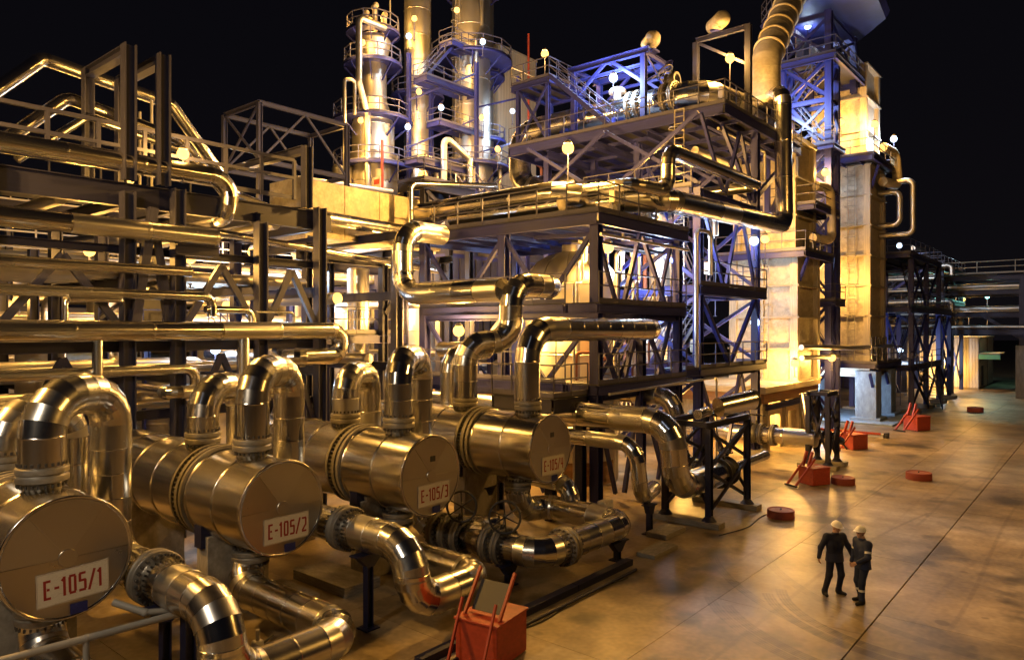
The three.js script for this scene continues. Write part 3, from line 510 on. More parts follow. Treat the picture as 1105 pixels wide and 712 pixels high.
// ================================================================ MIDDLE STEEL STRUCTURE (vessel tower)
{
  const x0 = 21.9, x1 = 28.2, zs = [-23.4, -18.8, -14.4], L = [4.55, 7.5, 10.75];
  const g = thing('steel_platform_tower', 'blue steel platform tower around the domed vessel behind E-105/4', 'steel structure', V(x0, 0, zs[2]));
  for (const x of [x0, 25.1, x1]) for (const z of zs) if (!(x === 25.1 && z === -18.8)) col(g, x, z, 0, x === 25.1 ? L[1] - 0.4 : L[2] - 0.36, x === x0 ? 0.36 : 0.3, M.steel);
  for (const x of [x0, x1]) for (const z of zs) mesh(g, 'footing', rbox(0.8, 0.3, 0.8, 0.02), M.concrete, local(g, V(x, 0.148, z)));
  deck(g, x0 - 0.3, x1 + 0.4, zs[0] - 0.5, zs[2] + 0.3, L[2], { sides: 'flb', edge: 0.42, joist: 1.3 });
  // walkways round the vessel at the two lower levels
  for (const [y, s] of [[L[1], 0], [L[0], 1]]) {
    deck(g, x0 - 0.2, x1 + 0.3, zs[2] - 1.2, zs[2] + 0.25, y, { sides: 'f', edge: 0.34, joist: 0.7 });
    deck(g, x0 - 0.2, x0 + 1.0, zs[0], zs[2] - 1.24, y, { sides: 'l', edge: 0.34, joist: 1.5 });
  }
  // bracing
  for (const [ya, yb] of [[L[1] + 0.1, L[2] - 0.5], [0.3, L[0] - 0.4], [L[0] + 0.05, L[1] - 0.4]]) {
    const zf = zs[2] + 0.02, xm = (x0 + x1) / 2;
    brace(g, V(xm - 0.1, yb, zf), V(x0 + 1.9, ya, zf), 0.17); brace(g, V(xm + 0.1, yb, zf), V(x1 - 1.2, ya, zf), 0.17);
    brace(g, V(x0 + 0.2, yb, zf - 0.2), V(x0 + 1.6, ya, zf - 0.2), 0.15); brace(g, V(x1 - 0.2, yb, zf - 0.2), V(x1 - 1.4, ya, zf - 0.2), 0.15);
    for (let k = 0; k < 2; k++) { const a = zs[k], b = zs[k + 1]; brace(g, V(x0, yb, b), V(x0, ya, (a + b) / 2), 0.16); brace(g, V(x0, yb, a), V(x0, ya, (a + b) / 2 - 0.15), 0.16); brace(g, V(x1, yb, b), V(x1, ya, a), 0.16); }
  }
  for (const y of [L[1] - 0.25, L[0] - 0.25]) { for (const x of [x0, x1]) beam(g, V(x, y - 0.2, zs[0]), V(x, y - 0.2, zs[2]), 0.2, 0.34); beam(g, V(x0, y - 0.22, zs[2]), V(x1, y - 0.22, zs[2]), 0.2, 0.34); }
  for (let k = 0; k < 4; k++) { const x = x0 + 0.6 + k * 1.7; brace(g, V(x, L[2] - 0.7, zs[2] + 0.1), V(x + 0.9, L[2] - 0.45, zs[2] - 4), 0.14); }
  // little landing left of the corner column
  deck(g, 19.6, x0 - 0.25, -17.4, -14.6, 4.2, { sides: 'fl', edge: 0.5, joist: 1, mat: M.steelDark, step: 0.9 });
  for (const [x, z] of [[19.7, -14.8], [19.7, -17.2], [21.5, -14.8]]) col(g, x, z, 0, 3.6, 0.3, M.steelDark);
  stairs(g, V(x0 + 1.7, L[0], -15), V(x0 + 4.6, L[1], -15), 0.8);
  for (const z of [-15.2, -15.7]) bar(g, 'cable_tray', V(x0 + 0.5, L[2] - 0.9, z), V(x1, L[2] - 0.9, z), unitBox(0.1, 0.3), M.steelDark);
}
// domed vessel
{
  const g = thing('domed_vessel', 'tall golden vessel with a domed top inside the middle platform tower', 'vessel', V(26.0, 0, -18.4));
  const R = 2.02; const N = 5; for (let k = 0; k < N; k++) { const m = mesh(g, 'cladding_ring', sheetG(48), cladsFar[k % 4], V(0, 1 + k * 1.5, 0)); m.scale.set(R, 1.5, R); }
  for (let k = 0; k < 12; k++) { const m = mesh(g, 'dome_gore', memo('dome', () => new THREE.SphereGeometry(R, 5, 10, 0.012, Math.PI / 6 - 0.024, 0.1, Math.PI / 2 - 0.1)), cladsFar[k % 4], V(0, 8.5, 0)); m.rotation.y = k * Math.PI / 6; m.scale.y = 0.72; }
  mesh(g, 'dome_cap', unitCyl(0.42, 20), M.flange, V(0, 8.5 + R * 0.66, 0)).scale.y = 0.4;
  mesh(g, 'skirt', unitCyl(1.9, 40), M.brown, V(0, 0, 0)).scale.y = 1;
}
{ const g = thing('small_vessel', 'slim silver vessel standing beside the domed vessel', 'vessel', V(27.9, 3, -19.5)); for (let k = 0; k < 4; k++) { const m = mesh(g, 'cladding_ring', sheetG(28), cladsFar[k], V(0, k * 1.2, 0)); m.scale.set(0.8, 1.2, 0.8); } const d = mesh(g, 'dome', memo('hs', () => new THREE.SphereGeometry(1, 24, 8, 0, 7, 0, Math.PI / 2)), cladsFar[1], V(0, 4.8, 0)); d.scale.set(0.8, 0.5, 0.8); for (const [a, b] of [[-0.6, 0], [0.6, 0], [0, 0.6], [0, -0.6]]) { const l = mesh(g, 'leg', unitBox(0.14, 0.14), M.steel, V(a, -3, b)); l.scale.y = 3.1; } }
// pipes on top of P2
far('thick golden pipe lying along the middle platform deck', [V(22.9, 11.9, -25), V(22.9, 11.9, -16.8), V(25.9, 11.9, -16.2), V(25.9, 11.9, -13.85), V(27, 12.0, -13.75)].slice(0, 4), 0.48, { seg: 24, R: 0.9, mats: clads, sheet: 1.4 });
far('small golden drum pipe under the lamp on the middle platform', [V(22.2, 11.3, -22), V(22.2, 11.3, -16.2)], 0.3, { seg: 20, sheet: 1.3, mats: clads });
for (const [x, z, h, l] of [[24.4, -15.3, 1.3, 'white valve stack on the middle platform deck'], [26.9, -15.2, 1.5, 'pale valve stack at the far end of the middle platform']]) { const g = thing('valve_stack', l, 'valve', V(x, 10.76, z)); mesh(g, 'body', unitCyl(0.22, 14), M.white, V(0, 0, 0)).scale.y = h * 0.6; mesh(g, 'head', rbox(0.5, 0.4, 0.4, 0.06), M.white, V(0, h * 0.8, 0)); mesh(g, 'arm', unitCyl(0.08, 10), M.flange, V(0, h * 0.4, 0)).rotation.z = -1.57; }
// M-shaped pipe and lower header in front of the right-hand structure
far('golden pipe stepping up then running level above the middle platform', [V(24.0, 12.05, -20), V(24.0, 12.05, -14.2), V(26.2, 12.05, -13.8), V(26.2, 13.75, -13.8), V(35.8, 13.75, -13.8), V(35.8, 13.75, -17)], 0.29, { R: 0.62, seg: 26, n: 5, sheet: 1.8, mats: clads });
far('thick golden pipe joining the dark upright duct at the upper platform', [V(24.5, 11.4, -21), V(24.5, 11.6, -15.4), V(26.6, 11.75, -13.85), V(39.6, 12.15, -13.85), V(39.6, 19.5, -13.95), V(41.0, 19.7, -15.3)], 0.46, { R: 0.8, seg: 28, sheet: 1.9, mats: clads });

// ================================================================ RIGHT-HAND STRUCTURE (upper platform)
const P3 = 17.3;
{
  const g = thing('steel_platform_tower', 'tall blue steel structure carrying the upper platform with the long drum', 'steel structure', V(30.2, 0, -14.4));
  const X = [30.2, 36.9], Z = [-24.4, -19.4, -14.4], L = [4.8, 8.55, 13.0];
  for (const x of X) for (const z of Z) { col(g, x, z, 0, x === 30.2 ? L[2] - 0.1 : P3 - 0.5, 0.36); mesh(g, 'footing', rbox(0.9, 0.3, 0.9, 0.02), M.concrete, local(g, V(x, 0.148, z))); }
  for (const z of Z) col(g, 42.6, z - 1.5, L[2], P3 - 0.5, 0.28);
  for (const z of [-19.4, -25.4]) col(g, 33.5, z, 0, P3 - 0.98, 0.34);
  for (const y of L) { for (const x of X) beam(g, V(x, y - 0.3, Z[0]), V(x, y - 0.3, Z[2]), 0.22, 0.36); for (const z of Z) beam(g, V(X[0], y - 0.31, z), V(X[1], y - 0.31, z), 0.22, 0.36); }
  deck(g, X[0] - 0.3, X[1] + 0.9, Z[2] - 1.4, Z[2] + 0.25, L[0], { sides: 'fr', edge: 0.3, joist: 0.8 });
  deck(g, X[0] - 0.3, X[1] + 0.9, Z[2] - 1.6, Z[2] + 0.25, L[1], { sides: 'fr', edge: 0.4, joist: 0.8 });
  deck(g, X[0], X[1], -24.4, -19.4, L[1], { sides: 'l', edge: 0.3 }); deck(g, X[0] - 0.3, X[1], -20.4, -14.6, L[2], { sides: 'l', edge: 0.34 });
  // linking walkway from the middle tower
  deck(g, 28.65, X[0] - 0.34, Z[2] - 1.3, Z[2] + 0.2, L[0], { sides: 'f', edge: 0.26, joist: 0.7 });
  // upper platform, cantilevered to the front and right
  deck(g, 32.6, 43.4, -27.6, -14.2, P3, { sides: 'flr', edge: 0.5, joist: 1.15, step: 1.4 });
  for (const z of [-15.2, -18.4, -21.6, -24.8]) beam(g, V(32.7, P3 - 0.78, z), V(43.2, P3 - 0.78, z), 0.24, 0.36, M.steel);
  for (const x of [34.6, 37, 39.4, 41.8]) beam(g, V(x, P3 - 0.43, -14.4), V(x, P3 - 0.43, -27.2), 0.14, 0.2, M.steel, 'joist');
  for (const z of [-14.6, -19.4]) { brace(g, V(36.9, 13.2, z), V(42.4, P3 - 0.9, z), 0.26); brace(g, V(36.9, 13.2, z), V(33.2, P3 - 0.9, z), 0.2); }
  brace(g, V(39.6, 12.9, -14.6), V(43.1, 16.5, -14.6), 0.2);
  // bracing in the front and left faces
  for (const [a, b] of [[0.3, L[0] - 0.5], [L[0] + 0.1, L[1] - 0.5], [L[1] + 0.1, L[2] - 0.5], [L[2] + 0.1, P3 - 1]]) {
    const xm = (X[0] + X[1]) / 2, zf = Z[2] + 0.03;
    if (a < 5 && a > 1) { brace(g, V(X[0] + 0.2, b, zf), V(xm - 0.1, a, zf), 0.2); brace(g, V(X[1] - 0.2, b, zf), V(xm + 0.1, a, zf), 0.2); }
    else { brace(g, V(X[0] + 0.2, b, zf), V(X[0] + 2.6, a, zf), 0.17); brace(g, V(X[0] + 2.9, a, zf), V(xm + 1.2, b, zf), 0.17); brace(g, V(xm + 1.4, b, zf), V(X[1] - 0.2, a, zf), 0.17); }
    for (let k = 0; k < 2; k++) for (const x of X) { brace(g, V(x, a, Z[k]), V(x, b, Z[k + 1]), 0.17); brace(g, V(x + 0.2, b, Z[k]), V(x + 0.2, a, Z[k + 1]), 0.17); }
  }
  stairs(g, V(31.0, L[0], -16.8), V(35.9, L[1], -16.8), 1.1); stairs(g, V(35.9, L[1], -17.6), V(31.5, L[2], -17.6), 1.0);
  // stair tower at the back corner of the upper platform
  for (const [x, z] of [[33.0, -27.2], [33.0, -25.0], [36.2, -27.2], [36.2, -25.0]]) col(g, x, z, P3, 20.7, 0.22);
  deck(g, 32.7, 36.4, -27.5, -24.7, 20.95, { sides: 'lbf', edge: 0.3, joist: 0.9, step: 1.0 });
  stairs(g, V(33.08, P3, -20.6), V(33.08, 20.95, -24.7), 0.7);
  brace(g, V(32.9, P3, -27.2), V(32.9, 20.5, -25), 0.14); brace(g, V(32.9, P3, -24.9), V(32.9, 20.5, -27), 0.14);
  // lifting gantry over the drum
  const GX = [33.75, 36.4], GZ = [-23.7, -19.2], gt = 21.3;
  for (const x of GX) for (const z of GZ) col(g, x, z, P3, gt - 0.15, 0.28);
  for (const x of GX) { beam(g, V(x, gt, GZ[0] - 0.4), V(x, gt, GZ[1] + 0.3), 0.24, 0.34); beam(g, V(x, gt - 0.7, GZ[0]), V(x, gt - 0.7, GZ[1]), 0.12, 0.16); brace(g, V(x, 19.6, GZ[1]), V(x, gt - 0.1, -21.2), 0.16); brace(g, V(x, 19.6, GZ[0]), V(x, gt - 0.1, -21.6), 0.16); }
  for (const z of [-19.2, -21.4, -23.7]) beam(g, V(GX[0], gt - 0.05, z), V(GX[1], gt - 0.05, z), 0.2, 0.26);
  brace(g, V(GX[0], 19.6, GZ[1]), V(GX[1], gt - 0.2, GZ[1]), 0.12); brace(g, V(GX[1], 19.6, GZ[1] + 0.1), V(GX[0], gt - 0.2, GZ[1] + 0.1), 0.12);
  // frame post at the front edge
  col(g, 36.2, -14.5, P3, 22.2, 0.3, M.steelGrey); beam(g, V(36.2, 22.1, -14.6), V(36.2, 22.1, -17.4), 0.2, 0.26, M.steelGrey); col(g, 36.2, -17.4, P3, 22.0, 0.26, M.steelGrey); brace(g, V(36.2, 20.2, -14.6), V(36.2, 21.9, -17.2), 0.14, M.steelGrey);
}
// long drum on the upper platform
{
  const R = 0.7, X = 34.85, Y = 18.8;
  const g = far('long horizontal golden drum pipe on the upper platform with a bent end', [V(X, 15.2, -24), V(X, 15.2, -28.6), V(X, Y, -28.6), V(X, Y, -16.4), V(40.6, Y, -15.6)], R, { R: 1.25, n: 6, seg: 36, sheet: 1.5, mats: clads });
  for (const z of [-17.9, -18.4, -20.0, -20.5]) { const f = flange(g, V(X, Y, z), V(0, 0, 1), R * 0.93, 0.26, 22); }
  for (const z of [-17.6, -21.5, -25]) mesh(g, 'saddle', boxG(1.1, 0.9, 0.25), M.steel, local(g, V(X, P3 + 0.45, z)));
}
valve('valve with big handwheel on top of the long drum', V(34.85, 19.75, -18.1), V(0, 0, 1), 0.34, V(0, 0.55, -0.45), 1.25);
{ const g = thing('drum_vent', 'squat white vent cap on the long drum', 'vent', V(34.85, 19.4, -21.5)); mesh(g, 'neck', unitCyl(0.2, 16), M.white).scale.y = 0.4; mesh(g, 'cap', memo('ventcap', () => new THREE.LatheGeometry([[0.001, 0.3], [0.4, 0.26], [0.5, 0.1], [0.48, 0], [0.2, -0.02]].map(a => new THREE.Vector2(...a)), 24)), M.white, V(0, 0.4, 0)); }
{ const g = thing('gantry_motor', 'cream hoist motor on top of the lifting gantry', 'motor', V(34.6, 21.5, -19.3)); const b = mesh(g, 'drum', unitCyl(0.42, 20), M.duct, V(-0.4, 0.45, 0.4)); b.rotation.z = -1.4; b.rotation.y = 0.7; b.scale.y = 1.3; mesh(g, 'hood', memo('hood', () => new THREE.SphereGeometry(0.42, 16, 10)), M.duct, V(-0.4, 0.5, 0.4)); mesh(g, 'seat', boxG(0.7, 0.1, 0.5), M.steel, V(0.1, 0.06, 0.1)); }
{ const g = thing('gantry_motor', 'cream hoist motor by the lamp at the front post', 'motor', V(36.2, 22.24, -16.2)); const b = mesh(g, 'drum', unitCyl(0.42, 20), M.duct, V(-0.5, 0.4, 0.5)); b.rotation.z = -1.5; b.rotation.y = 0.8; b.scale.y = 1.2; mesh(g, 'hood', memo('hood', () => 0), M.duct, V(-0.5, 0.42, 0.5)); mesh(g, 'seat', boxG(0.6, 0.1, 0.5), M.steel, V(0, 0.06, 0)); }
// big leaning stack duct with rings
{
  const g = thing('leaning_stack_duct', 'huge grey banded duct leaning out of the upper platform', 'duct', V(41.0, P3, -15.4));
  const pts = [V(41.0, 19.6, -15.4), V(41.0, 22.0, -15.4), V(47.6, 29.4, -15.6)], R = 0.82;
  pipe('', pts, R, { parent: g, R: 1.6, n: 4, seg: 30, sheet: 1.15, mats: [M.duct], open: true });
  const u = pts[2].clone().sub(pts[1]).normalize(); for (let k = 0; k < 7; k++) { const m = mesh(g, 'band', memo('band', () => new THREE.TorusGeometry(R * 1.03, 0.07, 8, 36)), M.cream, local(g, pts[1].clone().addScaledVector(u, 0.9 + k * 1.25))); m.quaternion.setFromUnitVectors(V(0, 0, 1), u); }
  mesh(g, 'lower_collar', unitCyl(0.9, 30), M.panelRib, V(0, 2.0, 0)).scale.y = 0.4;
  mesh(g, 'pedestal', unitCyl(0.7, 24), M.steelDark, V(0, 0, 0)).scale.y = 2.1;
}
// brown spherical pieces between the columns
far('golden pipe elbow hanging below the upper platform', [V(33.2, 15.4, -16), V(38.2, 15.4, -16), V(38.2, 16.4, -16)], 0.2, { R: 0.4, seg: 16 });
for (const [x, z, y0, y1, r, l] of [[32.6, -17.6, 8.6, 13, 0.55, 'slim silver drum upright on the blue structure'], [34.5, -19.0, 4.9, 8.2, 0.7, 'wide pale drum upright low in the blue structure'], [32, -21, 0, 4.4, 1.1, 'stout pale drum on the ground inside the blue structure']]) { const g = thing('upright_drum', l, 'drum', V(x, y0, z)); for (let k = 0; k < 3; k++) { const m = mesh(g, 'cladding_ring', sheetG(24), cladsFar[k], V(0, (y1 - y0) * k / 3, 0)); m.scale.set(r, (y1 - y0) / 3, r); } const d = mesh(g, 'dome', memo('hs', () => 0), cladsFar[2], V(0, y1 - y0, 0)); d.scale.set(r, r * 0.6, r); }
far('silver hairpin pipe glowing behind the blue structure braces', [V(34.6, 11.3, -15.6), V(34.6, 13.4, -15.6), V(35.5, 13.4, -16.2), V(35.5, 11.3, -16.2)], 0.18, { R: 0.4, seg: 16 });
far('thin pipe bent over beside the linking walkway', [V(29.4, 4.9, -14.1), V(29.4, 10.9, -14.1), V(30.6, 10.9, -14.0), V(30.6, 9, -14.0)], 0.09, { R: 0.3, seg: 12 });
// low brown wall and ledge behind the yard
{ const g = thing('low_wall', 'low brown wall under the walkways behind the yard', 'wall', V(29.5, 0, -21.5)); for (let k = 0; k < 6; k++) mesh(g, 'wall_panel', boxG(2.48, 3.7, 0.3), M.brown, V(-6.2 + k * 2.5, 1.85, -3)); }
{ const g = thing('loading_ledge', 'pale lit ledge slab at the foot of the first furnace', 'ledge', V(41.5, 0, -16.8)); mesh(g, 'slab', rbox(9.2, 0.35, 5.4, 0.03), M.cream, V(0.6, 3.3, 0)); mesh(g, 'lower_band', boxG(9.0, 0.5, 5.2), M.brown, V(0.6, 2.85, 0)); for (const x of [-3.2, -0.6, 2, 4.6]) { mesh(g, 'pier', boxG(0.8, 2.6, 0.8), M.concrete, V(x, 1.3, 2)); mesh(g, 'pier', boxG(0.8, 2.6, 0.8), M.concrete, V(x, 1.3, -1.8)); } beam(g, V(38.2, 2.35, -14.3), V(46.4, 2.35, -14.3), 0.2, 0.3); for (const x of [39.6, 42.4]) { mesh(g, 'frame_jamb', boxG(0.3, 2, 0.3), M.cream, V(x - 41.5 - 0.9, 1.0, 2.3)); mesh(g, 'frame_jamb', boxG(0.3, 2, 0.3), M.cream, V(x - 41.5 + 0.9, 1.0, 2.3)); mesh(g, 'frame_lintel', boxG(2.1, 0.3, 0.3), M.cream, V(x - 41.5, 2.02, 2.3)); } }
for (const [px, py, l] of [[805, 466, 'blue pump standing in the lit opening below the ledge'], [868, 462, 'second blue pump behind the lit opening below the ledge']]) { const p = onZ(px, py, -18); p.y = 0; const g = thing('pump', l, 'pump', p); mesh(g, 'casing', memo('pcas', () => { const c = new THREE.CylinderGeometry(0.5, 0.5, 0.5, 18); c.rotateX(1.57); return c; }), M.steel, V(0, 0.9, 0)); mesh(g, 'motor', unitCyl(0.34, 14), M.steel, V(0, 0.9, 0)).rotation.x = 1.57; mesh(g, 'base_frame', boxG(1.2, 0.35, 1.4), M.concrete, V(0, 0.175, 0)); }

// cooler bank standing behind the blue structures
{
  const g = thing('cooler_bank', 'wide blue ribbed cooler bank filling the back of the steel structures', 'cooler bank', V(35, 0, -31));
  mesh(g, 'casing', boxG(11, 5.5, 3), M.steel, V(0, 8.2, 0));
  for (let k = 0; k < 16; k++) mesh(g, 'fin_panel', boxG(0.5, 5.0, 0.12), M.steelGrey, V(-5.1 + k * 0.68, 8.2, 1.56));
  for (let k = 0; k < 5; k++) mesh(g, 'fin_panel', boxG(0.12, 5.0, 0.5), M.steelGrey, V(-5.56, 8.2, -1.2 + k * 0.6));
  for (const x of [-5, -1.7, 1.7, 5]) for (const z of [-1.3, 1.3]) mesh(g, 'leg', unitI(0.3, 0.3), M.steel, V(x, 0, z)).scale.y = 5.45;
  for (const x of [-3.3, 0, 3.3]) mesh(g, 'fan_ring', unitCyl(1.3, 24), M.steelGrey, V(x, 10.95, 0)).scale.y = 0.6;
}
{
  const g = thing('storage_tank', 'broad pale tank low behind the walkways of the blue structures', 'tank', V(33.5, 0, -27)); for (let k = 0; k < 3; k++) { const m = mesh(g, 'cladding_ring', sheetG(32), cladsFar[k], V(0, k * 1.5, 0)); m.scale.set(2, 1.5, 2); } const d = mesh(g, 'roof', memo('hs', () => 0), cladsFar[1], V(0, 4.5, 0)); d.scale.set(2, 0.5, 2);
}
// ================================================================ FURNACES AND THEIR STEEL TOWER
function furnace(label, x0, x1, z0, z1, secs) {
  const g = thing('clad_furnace', label, 'furnace', V(x0, 0, z1), 'panelled furnaces');
  for (const [ya, yb, inset, rows, cx, cz] of secs) {
    const a = x0 + inset, b = x1 - inset, c = z0 + inset, d = z1 - inset, hh = (yb - ya) / rows;
    mesh(g, 'core', new THREE.BoxGeometry(b - a - 0.3, yb - ya, d - c - 0.3), M.panelRib, local(g, V((a + b) / 2, (ya + yb) / 2, (c + d) / 2)));
    const pg = (w, h, t, k) => memo(`fp${w.toFixed(2)},${h.toFixed(2)},${k}`, () => k ? new THREE.BoxGeometry(t, h, w) : new THREE.BoxGeometry(w, h, t));
    for (let r = 0; r < rows; r++) {
      const y = ya + hh * (r + 0.5);
      for (let k = 0; k < cx; k++) { const w = (b - a) / cx; for (const z of [d - 0.11, c + 0.11]) mesh(g, 'panel', pg(w - 0.03, hh - 0.03, 0.1, 0), M.panel, local(g, V(a + w * (k + 0.5), y, z))); }
      for (let k = 0; k < cz; k++) { const w = (d - c) / cz; for (const x of [a + 0.11, b - 0.11]) mesh(g, 'panel', pg(w - 0.03, hh - 0.03, 0.1, 1), M.panel, local(g, V(x, y, c + w * (k + 0.5)))); }
    }
    for (let r = 0; r <= rows; r++) { const y = ya + hh * r; for (const z of [c - 0.12, d + 0.12]) mesh(g, 'stiffener', boxG(+(b - a + 0.5).toFixed(2), 0.1, 0.4), M.panelRib, local(g, V((a + b) / 2, y, z))); for (const x of [a - 0.12, b + 0.12]) mesh(g, 'stiffener', boxG(0.38, 0.096, +(d - c - 0.15).toFixed(2)), M.panelRib, local(g, V(x, y, (c + d) / 2))); }
    for (const x of [a, b]) for (const z of [c, d]) mesh(g, 'corner_post', boxG(0.44, +(yb - ya).toFixed(2), 0.44), M.panel, local(g, V(x + (x === a ? -0.01 : 0.01), (ya + yb) / 2, z + (z === c ? -0.01 : 0.01))));
    for (let k = 1; k < cz; k++) for (const x of [a - 0.05, b + 0.05]) mesh(g, 'mullion', boxG(0.3, +(yb - ya).toFixed(2), 0.09), M.panel, local(g, V(x, (ya + yb) / 2, c + (d - c) / cz * k)));
    for (let k = 1; k < cx; k++) mesh(g, 'mullion', boxG(0.09, +(yb - ya).toFixed(2), 0.3), M.panel, local(g, V(a + (b - a) / cx * k, (ya + yb) / 2, d + 0.05)));
  }
  return g;
}
{
  const g = furnace('shorter lit cream furnace beside the upper platform', 43.2, 46.9, -18.2, -14.5, [[3.5, 11.0, 0, 4, 1, 2], [11.0, 17.8, 0.18, 3, 1, 2]]);
  deck(g, 42.3, 47.6, -19, -13.6, 11.1, { sides: 'fl', edge: 0.34, joist: 1 }); deck(g, 43.4, 48.2, -18.8, -13.4, 13.9, { sides: 'fl', edge: 0.3, joist: 1 });
  brace(g, V(43.4, 9.4, -14.3), V(43.0, 10.7, -13.7), 0.16); brace(g, V(46, 12.2, -14.3), V(46.4, 13.4, -13.5), 0.16);
  mesh(g, 'roof_cap', boxG(3.9, 0.2, 3.9), M.panelRib, local(g, V(45.05, 17.92, -16.35)));
}
{
  const g = furnace('taller lit cream furnace standing behind the shorter one', 55.7, 59.7, -17.6, -13.6, [[3.2, 18.3, 0, 7, 1, 2], [18.4, 25.6, 0.32, 3, 1, 2]]);
  deck(g, 53.2, 61.2, -18.6, -12.6, 18.5, { sides: 'flr', edge: 0.36, joist: 1.1 }); deck(g, 53.6, 61.0, -18.4, -12.5, 4.2, { sides: 'flr', edge: 0.3, joist: 1.1 });
  brace(g, V(59, 16.6, -13.4), V(60.4, 18.1, -12.7), 0.16); brace(g, V(55.9, 16.6, -13.4), V(55.0, 18.1, -12.7), 0.16);
  mesh(g, 'hood', memo('fhood', () => { const c = new THREE.CylinderGeometry(0.9, 2.3, 1.6, 4, 1); c.rotateY(Math.PI / 4); return c; }), M.panel, local(g, V(57.7, 26.4, -15.6)));
  for (let k = 0; k < 5; k++) mesh(g, 'ring_pipe', unitCyl(0.09, 8), clads[1], local(g, V(55.2 + k, 4.4, -13.2))).scale.y = 1.6;
}
// pedestals under the taller furnace
for (const [x, z, l] of [[55.9, -13.6, 'bluish concrete pedestal under the near corner of the taller furnace'], [60.3, -13.6, 'bluish concrete pedestal under the stair side of the taller furnace'], [55.9, -17.4, 'bluish concrete pedestal at the back of the taller furnace']]) { const g = thing('pedestal', l, 'pedestal', V(x, 0, z), 'furnace pedestals'); mesh(g, 'block', rbox(1.5, 3.6, 1.4, 0.04), M.blueConcrete, V(0, 1.8, 0)); mesh(g, 'plinth', rbox(2.1, 0.3, 2.0, 0.03), M.blueConcrete, V(0, 0.148, 0)); const b = mesh(g, 'knee_brace', unitBox(0.2, 0.16), M.steel, V(-0.85, 2.5, 0.5)); b.scale.y = 1.2; b.rotation.z = 0.7; }
{ const g = thing('equipment_plinth', 'wide low bluish plinth around the furnace pedestals', 'plinth', V(58, 0, -14.5)); mesh(g, 'slab', rbox(9, 0.12, 6, 0.02), M.blueConcrete, V(0, 0.06, 0)); }
// nested bent pipes on the right face of the taller furnace
far('outer bent pale pipe beside the taller furnace against the sky', [V(58.8, 17.4, -13.5), V(58.8, 17.4, -11.3), V(58.8, 13.5, -11.3), V(58.8, 13.5, -13.5)], 0.2, { R: 0.45, seg: 16, sheet: 2 });
far('inner bent pale pipe beside the taller furnace against the sky', [V(58.4, 16.6, -13.5), V(58.4, 16.6, -12.1), V(58.4, 14.2, -12.1), V(58.4, 14.2, -13.5)], 0.2, { R: 0.45, seg: 16, sheet: 2 });
far('cream pipe elbow on the platform of the shorter furnace', [V(44.6, 12, -13.9), V(46.6, 12, -13.4), V(46.6, 15.2, -13.5), V(45.2, 15.2, -13.9)], 0.26, { R: 0.5, seg: 18, mats: [M.cream] });
far('cream pipe elbow under the high platform of the taller furnace', [V(57, 17.2, -12.9), V(59.4, 17.2, -12.4), V(59.4, 19.6, -12.6), V(57.6, 19.8, -13)], 0.34, { R: 0.6, seg: 18, mats: [M.cream] });
far('lit pipe running around the feet of both furnaces', [V(42.5, 5.5, -13.9), V(52, 5.3, -13.6), V(60.2, 5.3, -13.0)], 0.16, { seg: 14 });
far('second lit pipe just below the one round the furnaces', [V(42.3, 4.9, -13.8), V(49, 4.8, -13.7)], 0.14, { seg: 14 });
